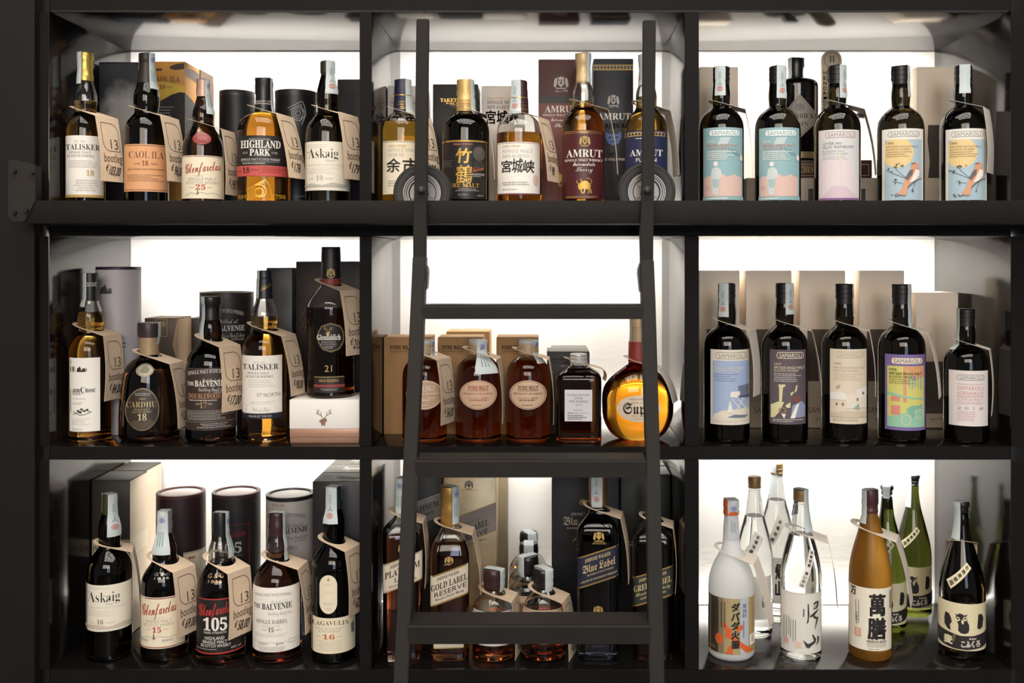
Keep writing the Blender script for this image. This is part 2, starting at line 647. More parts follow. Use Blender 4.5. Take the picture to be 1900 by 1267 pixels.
for side in (0, 1):
    up = [((774, 797), 38), ((770, 794), 350), ((768, 792), 440), ((768, 792), 492)] if side == 0 else [((1192, 1216), 40), ((1190, 1212.5), 350), ((1186, 1211), 440), ((1187, 1211), 497)]
    st = [(P(a, y, YU).x, P(b, y, YU).x, YU - 0.012, P(a, y, YU).z) for (a, b), y in up]
    bar('upright_bar', st, 0.014, LX, ladder)
    lo = [((768, 792), 476), ((765, 790), 560), ((752, 777), 840), ((733.5, 760), 1267), ((707, 738), 1760)] if side == 0 else [((1187, 1211), 482), ((1188.5, 1214), 560), ((1197, 1222), 840), ((1203, 1230), 1267), ((1212, 1242), 1760)]
    st = []
    for (a, b), y in lo:
        p, q = Pz(a, y), Pz(b, y)
        st.append((p.x, q.x, p.y - 0.022 if y > 480 else p.y - 0.018, p.z))
    bar('stile', st, 0.030, LX, ladder)
    # hinge plate that clasps the two bars
    if side == 0:
        hp = [(790, 492), (793.5, 497), (794.5, 505), (792.5, 534), (790, 538)]
    else:
        hp = [(1188, 488), (1184, 500), (1183.5, 508), (1187, 540), (1189, 543)]
    bm = bmesh.new()
    vs = [bm.verts.new(P(x, y, -0.118)) for x, y in hp]
    fc = bm.faces.new(vs)
    ex = bmesh.ops.extrude_face_region(bm, geom=[fc])
    bmesh.ops.translate(bm, verts=[v for v in ex['geom'] if isinstance(v, bmesh.types.BMVert)], vec=(0, 0.024, 0))
    bmesh.ops.recalc_face_normals(bm, faces=list(bm.faces))
    me = bpy.data.meshes.new('hinge_plate')
    bm.to_mesh(me)
    bm.free()
    link_mesh('hinge_plate', me, mat('191716', 0.5), ladder)

for (xa, xb, yt, yb, dp) in ((782, 1194, 566, 592, 0.060), (770, 1199, 853, 886, 0.064), (757, 1207, 1160, 1195, 0.062)):
    a, b = Pz(xa, yt), Pz(xb, yb)
    yf = a.y - 0.026
    a, b = P(xa, yt, yf), P(xb, yb, yf)
    bm = bmesh.new()
    # channel-shaped tread: a flat top with folded front and rear lips
    prof = [(0, 0), (dp, 0), (dp, b.z - a.z), (dp - .003, b.z - a.z), (dp - .003, -.003), (.003, -.003), (.003, b.z - a.z), (0, b.z - a.z)]
    L = [bm.verts.new((a.x, yf + y, a.z + z)) for y, z in prof]
    R = [bm.verts.new((b.x, yf + y, a.z + z)) for y, z in prof]
    n = len(prof)
    for i in range(n):
        bm.faces.new([L[i], L[(i + 1) % n], R[(i + 1) % n], R[i]])
    bm.faces.new(L)
    bm.faces.new(list(reversed(R)))
    bmesh.ops.recalc_face_normals(bm, faces=list(bm.faces))
    ed = [e for e in bm.edges if e.verts[0].co.z > a.z - .001 and e.verts[1].co.z > a.z - .001 and abs(e.verts[0].co.y - e.verts[1].co.y) < 1e-6]
    bmesh.ops.bevel(bm, geom=ed, offset=.0035, segments=3, affect='EDGES')
    me = bpy.data.meshes.new('rung')
    bm.to_mesh(me)
    bm.free()
    me.polygons.foreach_set('use_smooth', [True] * len(me.polygons))
    me.set_sharp_from_angle(angle=math.radians(35))
    link_mesh('rung', me, LX, ladder)

TYRE = mat('2b2826', 0.62, noise=0.2, scale=40)
RIM = mat('83817e', 0.45, 0.8, noise=0.15, scale=25)
for cx, cy in ((785, 359), (1198.5, 357)):
    c = P(cx, cy, -0.052)
    Rw = 54 * (D0 - .052) / D0 / 1000
    wheel = bpy.data.objects.new('wheel', None)
    COL.objects.link(wheel)
    wheel.parent = ladder
    wheel.location = c
    T = .017
    prof = [(-T, .64), (-T, .93), (-T * .8, .985), (-T * .4, 1.0), (T * .4, 1.0), (T * .8, .985), (T, .93), (T * 1.0, .9), (T * .93, .89), (T * .93, .87), (T, .86), (T, .70), (T * .9, .64)]
    V, F = lathe([(z, r * Rw) for z, r in prof], 48, ends=False)
    mk('tyre', [(x, -z, y) for x, y, z in V], F, TYRE, wheel, 30)
    prof = [(-T, .645), (-T, .2), (T * .3, .2), (T * .3, .44), (T * .55, .48), (T * .55, .53), (T * .8, .55), (T * .8, .59), (T * 1.02, .605), (T * 1.02, .645), (T * .8, .66)]
    V, F = lathe([(z, r * Rw) for z, r in prof], 48, ends=False)
    mk('rim', [(x, -z, y) for x, y, z in V], F, RIM, wheel, 30)
    disc('hub', (0, 0, 0), 0, 0, RIM, wheel, 24, prof=[(-T, .22 * Rw), (T * .3, .22 * Rw), (T * .9, .19 * Rw), (T * .9, .001)])
    for i in range(5):
        a = i * 2 * math.pi / 5 + 1.0
        disc('rivet', (.34 * Rw * math.cos(a), -T * .3, .34 * Rw * math.sin(a)), .0045, .006, RIM, wheel, 12)
    ax = P(781.5 if cx < 900 else 1201, 353, YU - .014)
    disc('axle_bolt', (ax.x, ax.y, ax.z), 0, 0, BOLT, ladder, 6, prof=[(-.055, .0045), (-.002, .0045), (-.002, .0078), (.0015, .0078), (.002, .0062), (.0065, .0058), (.0072, .0045)])


# ---------------------------------------------------------------- bottles
SHAPES = {
    'talisker': (96, 414, 37, [(414, 33), (411, 36.5), (405, 37), (300, 37), (250, 37), (238, 36), (228, 33), (220, 28), (213, 22.5), (207, 20), (200, 20.5), (190, 22), (180, 22), (168, 19.5), (158, 16.5), (148, 14.5)]),
    'glenf': (146, 414, 40, [(414, 36), (411, 39.5), (404, 40), (300, 39.3), (275, 38.7), (262, 36), (252, 31), (243, 25), (236, 21.5), (228, 20), (218, 20.5), (208, 19.5), (198, 16.5), (188, 14), (180, 12)]),
    'highland': (143, 414, 50, [(414, 46), (411, 49.5), (405, 50), (250, 50), (238, 49), (228, 46), (220, 40), (214, 31), (210, 21), (207, 18.5), (203, 17)]),
    'askaig': (112, 414, 41.5, [(414, 37), (411, 41), (405, 41.5), (255, 41.5), (242, 40), (231, 36), (221, 29), (213, 22.5), (206, 19.5), (198, 19.5), (185, 20.5), (172, 20.5), (158, 17.5), (147, 14.5), (136, 12)]),
    'nikka': (146, 414, 42, [(414, 39), (411, 42), (250, 42), (240, 41.5), (231, 39), (223, 34), (216, 27), (211, 20), (208, 17)]),
    'amrut': (97, 414, 39.5, [(414, 36), (410, 39.5), (240, 39.5), (228, 38), (219, 34), (211, 28), (204, 22), (198, 19.5), (190, 19.5), (178, 19.5), (165, 17.5), (152, 13.5)]),
    'rum': (122, 414, 43, [(414, 39), (411, 42.5), (405, 43), (300, 43), (245, 43), (232, 42), (222, 39), (213, 33), (206, 25), (201, 18.5), (198, 16.5), (190, 17), (180, 17.5), (165, 16.5), (150, 15)]),
    'cardhu': (600, 821, 57, [(821, 50), (818, 55), (812, 57), (780, 57), (750, 55.5), (720, 52.5), (700, 49.5), (688, 46), (678, 40), (670, 31), (665, 23), (661, 18.5), (658, 17.5)]),
    'balvenie': (551, 823, 48, [(823, 43), (819, 47.5), (812, 48), (700, 48), (680, 47), (668, 44.5), (657, 39), (648, 31), (641, 24), (635, 20.5), (628, 20), (618, 21), (608, 20.5), (598, 18), (590, 16)]),
    'glenfid': (458, 748, 45.5, [(748, 42), (744, 44.5), (738, 44), (700, 43), (650, 43), (600, 45), (578, 45.5), (568, 43), (556, 37), (546, 30), (538, 23), (533, 19), (530, 17)]),
    'puremalt': (632, 822, 41, [(822, 37), (818, 40.5), (812, 41.5), (705, 41.5), (692, 40.5), (681, 37), (672, 31), (665, 24), (660, 18.5), (656, 17), (642, 16.5)]),
    'barrel': (657, 822, 42, [(822, 39), (819, 41.5), (810, 42), (705, 42), (698, 41), (691, 36), (686, 27), (681, 20), (678, 16.5), (674, 15)]),
    'flask': (580, 819, 66.5, [(819, 33), (817, 38), (808, 50), (795, 58.5), (777, 65), (755, 66.5), (735, 66), (720, 62), (708, 54), (697, 43), (688, 31), (681, 22), (676, 17), (672, 16)]),
    'square': (889, 1231, 37, [(1231, 33), (1228, 35), (1215, 35.5), (1100, 36.5), (1000, 37), (990, 35.5), (982, 31), (974, 24), (967, 18), (960, 14), (955, 13)]),
    'gold': (904, 1231, 36.5, [(1231, 33), (1228, 35.5), (1220, 36), (1060, 36.5), (1035, 36.5), (1022, 35), (1010, 31.5), (1000, 27), (990, 21), (982, 17), (977, 15)]),
    'wax': (1059, 1232, 41, [(1232, 37), (1228, 40.5), (1220, 41), (1145, 41), (1135, 40), (1126, 36.5), (1117, 31), (1109, 24), (1103, 18), (1098, 16), (1094, 15)]),
    'dabada': (930, 1229, 43, [(1229, 38), (1225, 42), (1218, 43), (1110, 43), (1090, 42.5), (1072, 40), (1052, 33), (1036, 25), (1022, 18.5), (1005, 15.5), (980, 14.5), (957, 13)]),
    'kizan': (910, 1229, 38.5, [(1229, 33), (1225, 37.5), (1218, 38.5), (1075, 38.5), (1058, 37), (1040, 34), (1018, 29), (995, 22.5), (975, 18), (955, 15.5), (934, 13)]),
    'manzen': (911, 1232, 40.5, [(1232, 35), (1228, 40), (1220, 40.5), (1085, 40.5), (1060, 39), (1035, 35), (1010, 28.5), (988, 22.5), (970, 18.5), (952, 14)]),
    'owl': (934, 1232, 44.6, [(1232, 38), (1228, 44), (1220, 44.6), (1110, 44.6), (1090, 43), (1070, 39), (1045, 32), (1020, 24.5), (1000, 18.5), (980, 15), (960, 13), (952, 12)]),
    'gin': (106, 294, 41, [(294, 38), (291, 41), (160, 41), (155, 40), (150, 36), (147, 28), (145, 16), (140, 13)]),
}


def superell(n):
    def f(a):
        s, c = math.sin(a), math.cos(a)
        k = (abs(s) ** n + abs(c) ** n) ** (-1.0 / n)
        return s * k, c * k
    return f


SECT = {'round': lambda a: (math.sin(a), math.cos(a)), 'square': superell(7), 'flat': lambda a: (math.sin(a), 0.55 * math.cos(a))}
SEALP = mat('c9d3d3', 0.55, noise=0.1, scale=300)
PINK = mat('c98d80', 0.7)
BLUEI = mat('8d97c4', 0.7)
GRN = mat('7f9a95', 0.7)


ROWS = ('top shelf', 'middle shelf', 'lowest shelf')


class Bottle:
    def __init__(s, name, label, short, floor, cx, y, top, hw, shape, gl, liq=None, level=None, sect='round', group=None, cat='bottle', zfloor=None, turn=0.0):
        k = (D0 + y) / D0 / 1000.0
        s.cx, s.y, s.top, s.hw, s.k, s.short = cx, y, top, hw, k, short
        X = (cx - VX) * k
        s.zf = (Z_FLOORS[floor] if zfloor is None else zfloor) + .0005
        d = Vector((-X, -(D0 + y), 0))
        cth = (D0 + y) / d.length
        d.normalize()
        s.v, s.u = d, Vector((-d.y, d.x, 0))
        s.cth = cth
        s.sect = SECT[sect]
        s.clear = .8 if sect == 'square' else 1.0
        s.flat = sect == 'flat'
        s.seal_low, s.seal_r, s.capmax = 9.0, 0.0, 0.0
        BOTTLES.append(s)
        s.n = 44
        H = EYE + (VY - top) * k - s.zf
        s.H, s.R = H, hw * k * cth
        t0, b0, h0, pts = SHAPES[shape]
        raw = [((b0 - py) / (b0 - t0) * H, r / h0 * s.R) for py, r in pts]
        s.prof = smooth_prof(raw, 3)
        s.root = thing(name, label, cat, (X, y, s.zf), group or 'bottles on the ' + ROWS[floor])
        s.raw_end = raw[-1]
        V, F = lathe(s.prof, s.n, s.sect)
        if level is not None and liq is not None:
            zl = s.zz(level, 0.5)
            cav = s.inner(zl, s.raw_end[0] - .001, .0022)
            V2, F2 = lathe(cav, s.n, s.sect, flip=True)
            o = len(V)
            V += V2
            F += [tuple(i + o for i in f) for f in F2]
        s.put('glass', V, F, gl, 60)
        if liq is not None:
            zl = s.zz(level, 0.5) - .0004 if level is not None else s.raw_end[0] - .002
            V, F = lathe(s.inner(.006, zl, .0022), s.n, s.sect)
            s.put('liquid', V, F, liq, 60)

    def put(s, name, V, F, m, smooth=None, parent=None, fmats=None):
        V = [s.u * x + s.v * y + Vector((0, 0, z)) for x, y, z in V]
        F = [tuple(reversed(f)) for f in F]
        return mk(name, V, F, m, parent or s.root, smooth, fmats=fmats)

    def inner(s, za, zb, off):
        pr = [(za, max(s.rad(za) - off, .003))] + [(z, max(r - off, .003)) for z, r in s.prof if za + .0008 < z < zb - .0008] + [(zb, max(s.rad(zb) - off, .003))]
        return pr

    def zz(s, py, depth=1.0):
        """height over the bottle's foot of picture row py on the surface DEPTH radii in front of the axis"""
        return EYE + (VY - py) * (D0 + s.y - depth * s.R) / D0 / 1000.0 - s.zf

    def rad(s, z):
        p = s.prof
        if z <= p[0][0]:
            return p[0][1]
        for (z0, r0), (z1, r1) in zip(p, p[1:]):
            if z0 <= z <= z1:
                return r0 + (r1 - r0) * (z - z0) / max(z1 - z0, 1e-9)
        return p[-1][1]

    def cap(s, rows, m, name='cap', n=32, sect=None):
        """rows [(py, half width px)] bottom to top"""
        pr = [(s.zz(py, .35), r * s.k * s.cth) for py, r in rows]
        for i in range(1, len(pr)):
            if pr[i][0] <= pr[i - 1][0]:
                pr[i] = (pr[i - 1][0] + .00005, pr[i][1])
        V, F = lathe(pr, n, sect)
        s.capr = pr
        s.capmax = max(s.capmax, max(r for z, r in pr))
        return s.put(name, V, F, m, 35)

    def screwcap(s, yb, yt, r, m, name='cap', ridges=True):
        h = yb - yt
        rows = [(yb, r * .97), (yb - .04 * h, r)]
        if ridges:
            for q in (.30, .38, .72, .80):
                rows += [(yb - (q - .025) * h, r), (yb - q * h, r * .94), (yb - (q + .025) * h, r)]
        rows += [(yt + .06 * h, r), (yt + .01 * h, r * .96), (yt, r * .88)]
        return s.cap(rows, m, name)

    def map(s, lift=.0003, rpx=None):
        def f(x, y, e):
            depth = .35 if rpx else 1.0
            z = s.zz(y, depth)
            R = rpx * s.k * s.cth if rpx else s.rad(z)
            q = max(-.999, min(.999, (x - s.cx) / (rpx or s.hw)))
            lo, hi = -1.5, 1.5
            for _ in range(22):
                a = (lo + hi) / 2
                if s.sect(a)[0] < q:
                    lo = a
                else:
                    hi = a
            sx, sy = s.sect((lo + hi) / 2)
            g = 1 + (lift + e) / R
            return s.u * (sx * R * g) + s.v * (sy * R * g + 0) + Vector((0, 0, z))
        return f

    def label(s, x0, x1, y0, y1, m, name='label', lift=.0003, rpx=None, shape='rect', slope=0.0):
        """paper label between picture columns x0..x1 and rows y0..y1"""
        f = s.map(lift, rpx)
        V, F = [], []
        if shape == 'ellipse':
            N, K = 36, 5
            cx, cy, rx, ry = (x0 + x1) / 2, (y0 + y1) / 2, (x1 - x0) / 2, (y1 - y0) / 2
            V.append(f(cx, cy, 0))
            for k in range(1, K + 1):
                for i in range(N):
                    a = 2 * math.pi * i / N
                    V.append(f(cx + rx * k / K * math.cos(a), cy + ry * k / K * math.sin(a), 0))
            for i in range(N):
                F.append((0, 1 + i, 1 + (i + 1) % N))
                for k in range(K - 1):
                    a, b = 1 + k * N, 1 + (k + 1) * N
                    F.append((a + i, b + i, b + (i + 1) % N, a + (i + 1) % N))
        elif shape == 'poly':
            pr = Print(f, s.hw * .12)
            pr.poly(slope, m)
            s.lab = pr.done(name, s.root)
            return Print(s.map(lift + .0001, rpx), (rpx or s.hw) * .12)
        else:
            nx, ny = 26, max(3, int((y1 - y0) / 7))
            for j in range(ny + 1):
                for i in range(nx + 1):
                    t = i / nx
                    x = x0 + (x1 - x0) * t
                    V.append(f(x, y0 + (y1 - y0) * j / ny + slope * (x - (x0 + x1) / 2), 0))
            for j in range(ny):
                for i in range(nx):
                    a = j * (nx + 1) + i
                    F.append((a, a + nx + 1, a + nx + 2, a + 1))
        s.lab = mk(name, V, F, m, s.root, 60)
        return Print(s.map(lift + .0001, rpx), (rpx or s.hw) * .12)

    def end(s, pr, name='lettering', parent=None):
        return pr.done(name, parent or s.lab)

    def on_glass(s, lift=.0003, rpx=None):
        return Print(s.map(lift, rpx), (rpx or s.hw) * .12)

    def seal(s, adeg, ylow, ylow2=None, wpx=16, mark='pink', m=None, out=1.5, flip=False):
        """paper tax strip over the closure: hangs to picture row ylow at image angle adeg and to ylow2 on the far side"""
        a0 = math.radians(adeg)
        pr = s.capr
        rt, ztop = max(r for z, r in pr[-3:]) + .0006, pr[-1][0] + .0006
        def rmax(z):
            r = 0
            for (z0, r0), (z1, r1) in zip(pr, pr[1:]):
                if z0 <= z <= z1:
                    r = r0 + (r1 - r0) * (z - z0) / max(z1 - z0, 1e-9)
            return max(r, s.rad(z) if z < s.raw_end[0] else 0)
        w = wpx * s.k
        def side(yl):
            zl = s.zz(yl, .35)
            st, N = [], 8
            rr = 0
            for i in range(N + 1):
                z = ztop - .0012 + (zl - ztop) * i / N
                r = rmax(z) + .0007
                rr = max(r, rr - .0009 * out) if i else max(r, rt)
                st.append((rr + .0004 * (i % 2), z))
            return st
        A = side(ylow)
        B = side(ylow2 if ylow2 else (ylow * .45 + s.top * .55))
        s.seal_low, s.seal_r = min(A[-1][1], B[-1][1]), max(A[-1][0], B[-1][0]) + .0008
        line = [(r, z, 1) for r, z in reversed(A)] + [(rt * .92, ztop, 1), (rt * .45, ztop + .0003, 1), (rt * .45, ztop + .0003, -1), (rt * .92, ztop, -1)] + [(r, z, -1) for r, z in B]
        V, F = [], []
        NW = 5
        rc = max(rt, .011)
        for r, z, sg in line:
            for j in range(NW):
                t = (j / (NW - 1) - .5) * w
                if abs(z - ztop) < .0007:                      # flat across the top
                    V.append((sg * r * math.sin(a0) + t * math.cos(a0) * (1), sg * r * math.cos(a0) - t * math.sin(a0), z))
                else:
                    da = t / rc
                    rj = r / max(math.cos(da * .45), .75) + random.uniform(0, .0003)
                    base = a0 if sg > 0 else a0 + math.pi
                    an = base + (da if sg > 0 else -da)
                    V.append((rj * math.sin(an), rj * math.cos(an), z + random.uniform(-.0004, .0004)))
        for i in range(len(line) - 1):
            for j in range(NW - 1):
                q = i * NW + j
                F.append((q, q + 1, q + NW + 1, q + NW))
        so = s.put('tax_seal', V, F, m or SEALP, 50)
        if mark:
            zl = s.zz(ylow, .35)
            def f(x, y, e):
                z = zl + y * s.k
                r = 0
                for (r0, z0), (r1, z1) in zip(A, A[1:]):
                    if z1 <= z <= z0:
                        r = r0 + (r1 - r0) * (z - z0) / (z1 - z0)
                r = (r or A[-1][0]) + .0009 + e
                an = a0 + x * s.k / rc
                return s.u * (r * math.sin(an)) + s.v * (r * math.cos(an)) + Vector((0, 0, z))
            p = Print(f, 3)
            L = (zl - ztop) / s.k * -1
            if mark == 'pink':
                p.ring(0, L * .22, 5, 5, 1.2, PINK, 18).ell(0, L * .22, 3, 3, PINK, 12)
                p.poly([(-4.5, L * .34), (-1, L * .36), (0, L * .52), (1, L * .36), (4.5, L * .34), (0, L * .42)], GRN)
                p.vrows(-2, 3, L * .56, L * .82, 2, GRN)
            else:
                p.ring(0, L * .8, 5, 5, 1.2, BLUEI, 18).ell(0, L * .8, 3, 3, BLUEI, 12)
                p.vrows(-5, 5, L * .2, L * .55, 3, GRN)
            p.done('seal_print', so)
        return so


KRAFT = mat('d8bfa3', 0.85, noise=0.12, scale=180)
KRAFTW = mat('d6ccbf', 0.85, noise=0.06, scale=180)
INK = mat('2a2522', 0.7)
INKB = mat('5b4a3c', 0.7)


TAGS = []


def tag(*args, **kw):
    """card to be hung once every bottle stands, so that it can be turned clear of its neighbours"""
    TAGS.append((args, kw))


BOTTLES, BLOCKS = [], []


def tag_points(b, a, z0, w, back, fwd, L, tl, flare):
    e, t = s_dir(b, a), s_dir(b, a + math.pi / 2)
    base = Vector((b.root.location.x, b.root.location.y, z0))
    pts = []
    for q in (-.5, -.25, 0, .25, .5):
        for s in (fwd, fwd * .6):
            if s == fwd or abs(q) == .5:
                pts.append(base + e * s + t * (q * w) - Vector((0, 0, s * tl)))
    for an in (0.6, 0.8, 1.0, 1.2, 1.4):
        pts.append(base + e * (back * math.cos(math.pi * an)) + t * (back * math.sin(math.pi * an)) - Vector((0, 0, back * math.cos(math.pi * an) * tl)))
    down = e * math.sin(flare) + Vector((0, 0, -math.cos(flare)))
    nrm = e * math.cos(flare) + Vector((0, 0, math.sin(flare)))
    for v in (.12, .25, .37, .5, .62, .75, .87, 1.0):
        for q in (-.5, -.25, 0, .25, .5):
            pts.append(base + e * fwd + t * (q * w) - Vector((0, 0, fwd * tl)) + down * (v * L) + nrm * (.004 * math.sin(math.pi * v)))
    return pts


def clash(b, pts, near):
    n = 0
    for p in pts:
        for o in near:
            dx, dy, z = p.x - o.root.location.x, p.y - o.root.location.y, p.z - o.zf
            if -.01 < z < o.H and abs(dx) < .085 and abs(dy) < .085:
                r = o.rad(z) if z < o.raw_end[0] else o.capmax
                lat, fw = dx * o.u.x + dy * o.u.y, dx * o.v.x + dy * o.v.y
                if o.flat:
                    fw /= .55
                elif o.clear < 1:
                    lat, fw = (abs(lat) ** 7 + abs(fw) ** 7) ** (1 / 7), 0
                if math.hypot(lat, fw) < r + (.0016 if o is b else .0022):
                    n += 1
        for (x0, x1, y0, y1, za, zb) in BLOCKS:
            if x0 < p.x < x1 and y0 < p.y < y1 and za < p.z < zb:
                n += 1
        if p.y > -.002:
            zrow = [z for z in Z_FLOORS if z < p.z + .03]
            if zrow and p.z < max(zrow) + .002:
                n += 1
            if not any(x0 + .0015 < p.x < x1 - .0015 for x0, x1 in INNER):
                n += 1
    return n


INNER = [(P(92, 0, 0).x, P(667, 0, 0).x), (P(690, 0, 0).x, P(1270, 0, 0).x), (P(1297, 0, 0).x, P(1875, 0, 0).x)]


def hang_all():
    for args, kw in TAGS:
        hang(*args, **kw)


def hang(b, ydeg, a, price='', zpy=None, w=.058, back=.027, fwd=.050, L=.124, tilt=17, flare=10, hole=None, m=None, words=None, twist=0.0, fixed=False):
    """folded card hung on a bottle neck. a: image angle the fold looks to; zpy: picture row of the collar at the neck"""
    m = m or KRAFT
    z0 = EYE + (VY - zpy) * b.k
    tl = math.tan(math.radians(tilt))
    zr = z0 - b.zf
    best = None
    for dz in range(0, 20):                        # seat the collar: smallest hole and lift that clear the glass
        for hh in range(15, 33):
            h, ok = hh / 1000.0, True
            for ca in (-1, -.7, -.3, 0, .3, .7, 1):
                for rho in (h, h + .003, h + .007, h + .014, h + .022):
                    if ca < 0 and rho > back:
                        continue
                    zq = zr + dz / 1000.0 - ca * rho * tl
                    if (b.rad(zq) if zq < b.raw_end[0] else b.capmax) > rho * b.clear - .0012 or (b.seal_low < zr + .012 and b.seal_r < .025 and rho < b.seal_r + .0012):
                        ok = False
            if ok:
                c = dz * 1.0 + max(0, hh - 17) * 1.2 + max(0, hh - 22) * 3
                if best is None or c < best[0]:
                    best = (c, dz / 1000.0, h)
                break
    if best:
        z0 += best[1]
    hole = max(hole or 0, best[2] if best else .02)
    back = max(back, hole + .006)
    best = None
    near = [o for o in BOTTLES if (o.root.location - b.root.location).length < .3]
    for da in (0, 4, -4, 8, -8, 13):
        for df in (0, -.004, .004, -.008, .009, -.011, .015):
            for dl in (0, -3, 3, -6, 7, -9, 11):
                for LL, ww in ((L, w), (L * .93, w), (L, w * .9), (L * .93, w * .9), (L * .86, w * .8)):
                    c = abs(da) * (.12 if da > 0 else .3) + abs(df) * 160 + abs(dl) * .22 + (L - LL) * 60 + (w - ww) * 100
                    if best and c >= best[0]:
                        continue
                    if flare + dl < 1 or fwd + df < hole + .006 or ww / 2 < hole + .0005:
                        continue
                    n = clash(b, tag_points(b, math.radians(a + da), z0, ww, back, fwd + df, LL, tl, math.radians(flare + dl)), near)
                    c += n * 5
                    if best is None or c < best[0]:
                        best = (c, da, df, dl, LL, n, ww)
    if fixed or best is None:
        best = (0, 0, 0, 0, L, 0, w)
    w = best[6]
    a, fwd, flare, L = a + best[1], fwd + best[2], flare + best[3], best[4]
    a = math.radians(a)
    e = s_dir(b, a)
    t = s_dir(b, a + math.pi / 2)
    base = Vector((b.root.location.x, b.root.location.y, 0))
    short = b.short
    lab = words or ('kraft price card on the neck of the ' + short)
    th = thing('price_tag', lab, 'tag', (base.x, base.y, z0), 'price tags on the bottle necks')

    def C(s, q):                                  # collar point: s along e, q along t
        return e * s + t * q + Vector((0, 0, -s * tl))
    # collar: outer outline sampled by angle, hole inside
    N = 40
    V, F = [], []
    hw = w / 2
    for i in range(N):
        an = 2 * math.pi * i / N
        ca, sa = math.cos(an), math.sin(an)
        V.append(C(ca * hole, sa * hole))
        if ca >= 0:
            k = min(fwd / max(ca, 1e-6), hw / max(abs(sa), 1e-6))
            s, q = ca * k, sa * k
        else:
            n = 2.6
            k = ((abs(ca) / back) ** n + (abs(sa) / hw) ** n) ** (-1 / n)
            s, q = ca * k, sa * k
        V.append(C(s, q))
    for sg in (1, -1):                             # exact corners at the fold
        i = round(N * (math.atan2(sg * hw, fwd) % (2 * math.pi)) / (2 * math.pi)) % N
        V[2 * i + 1] = C(fwd, sg * hw)
    for i in range(N):
        k = (i + 1) % N
        F.append((2 * i, 2 * i + 1, 2 * k + 1, 2 * k))
    thick = .0006
    n0 = len(V)
    V += [v + Vector((0, 0, -thick)) for v in V]
    F2 = [tuple(reversed([i + n0 for i in f])) for f in F]
    for i in range(N):
        k = (i + 1) % N
        F2.append((2 * i + 1, 2 * i + 1 + n0, 2 * k + 1 + n0, 2 * k + 1))
        F2.append((2 * k, 2 * k + n0, 2 * i + n0, 2 * i))
    mk('collar', V, F + F2, m, th, 30)
    fl = math.radians(flare)
    down = e * math.sin(fl) + Vector((0, 0, -math.cos(fl)))
    nrm = e * math.cos(fl) + Vector((0, 0, math.sin(fl)))

    def G(u, v, lift=0):                           # flap point: u -.5...5, v 0..1 down; slight bow
        bow = .004 * math.sin(math.pi * v) + .0
        return C(fwd, 0) + t * (u * w * (1 - .0 * v)) + t * (twist * v) + down * (v * L) + nrm * (bow + lift)
    V, F = [], []
    nv = 8
    for side in (0, 1):
        for j in range(nv + 1):
            for u in (-.5, .5):
                V.append(G(u, j / nv, -thick * side))
    for j in range(nv):
        q = 2 * j
        F.append((q, q + 2, q + 3, q + 1))
        o = 2 * (nv + 1)
        F.append((o + q + 1, o + q + 3, o + q + 2, o + q))
        F.append((q, o + q, o + q + 2, q + 2))
        F.append((q + 1, q + 3, o + q + 3, o + q + 1))
    o = 2 * (nv + 1)
    F += [(0, 1, o + 1, o), (2 * nv, o + 2 * nv, o + 2 * nv + 1, 2 * nv + 1)]
    fo = mk('flap', V, F, m, th, 40)
    if price is not None:
        p = Print(lambda x, y, e_: G(x / 58 - .5, y / 124, .0004 + e_), 15)
        pts = [(10, 12), (34, 12)]
        pts += [(34 + 18 * math.sin(i / 8 * math.pi / 2), 30 - 18 * math.cos(i / 8 * math.pi / 2)) for i in range(1, 9)]
        pts += [(52, 66), (28, 66)]
        pts += [(28 - 18 * math.sin(i / 8 * math.pi / 2), 48 + 18 * math.cos(i / 8 * math.pi / 2)) for i in range(1, 9)]
        pts += [(10, 12)]
        p.line(pts, 1.1, INKB)
        p.text('13', 29, 48, 43, 62, INKB)
        p.text('bootleg', 10, 56, 71, 87, INKB)
        if price:
            p.text('\u20ac', 12, 18, 92, 104, INK, 'sans', .01, shear=.3)
            p.text(price, 20, min(47, 20 + 6.2 * len(price)), 95, 112, INK, 'sans', .012, slope=.08, shear=.35)
        p.done('lettering', fo)
    return th


def s_dir(b, a):
    return b.v * math.cos(a) + b.u * math.sin(a)


# ---------------------------------------------------------------- cartons and tubes
def carton(name, label, x0, x1, top, y, dp, m, floor, cat='box', group=None, zfloor=None, lid=None, side=None, bev=.0012, rot=0.0, flap=True):
    """upright carton whose front face fills picture columns x0..x1 at depth y; base on the shelf"""
    a, b = P(x0, top, y), P(x1, top, y)
    zf = Z_FLOORS[floor] if zfloor is None else zfloor
    zf += 0.0003
    cx, cy = (a.x + b.x) / 2, y + dp / 2
    root = thing(name, label, cat, (cx, cy, zf), group or 'cartons on the ' + ROWS[floor])
    w, H = b.x - a.x, a.z - zf
    bbox('carton_body', -w / 2, w / 2, -dp / 2, dp / 2, 0, H - .0008, m, root, bev)
    if flap:                                        # tuck-in top flap, its edges standing a hair proud
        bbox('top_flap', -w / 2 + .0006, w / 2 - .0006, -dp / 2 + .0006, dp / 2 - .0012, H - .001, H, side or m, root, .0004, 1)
    root['_w'], root['_h'] = w, H

    def f(px, py, e):
        p = P(px, py, y)
        return Vector((p.x - cx, -dp / 2 - .0003 - e, p.z - zf))

    def g(px, py, e):                               # right-hand side face: px 0..1 front to back, py in picture rows at the front
        p = P(x1, py, y)
        return Vector((w / 2 + .0003 + e, -dp / 2 + px * dp, p.z - zf))
    return root, Print(f), Print(g)


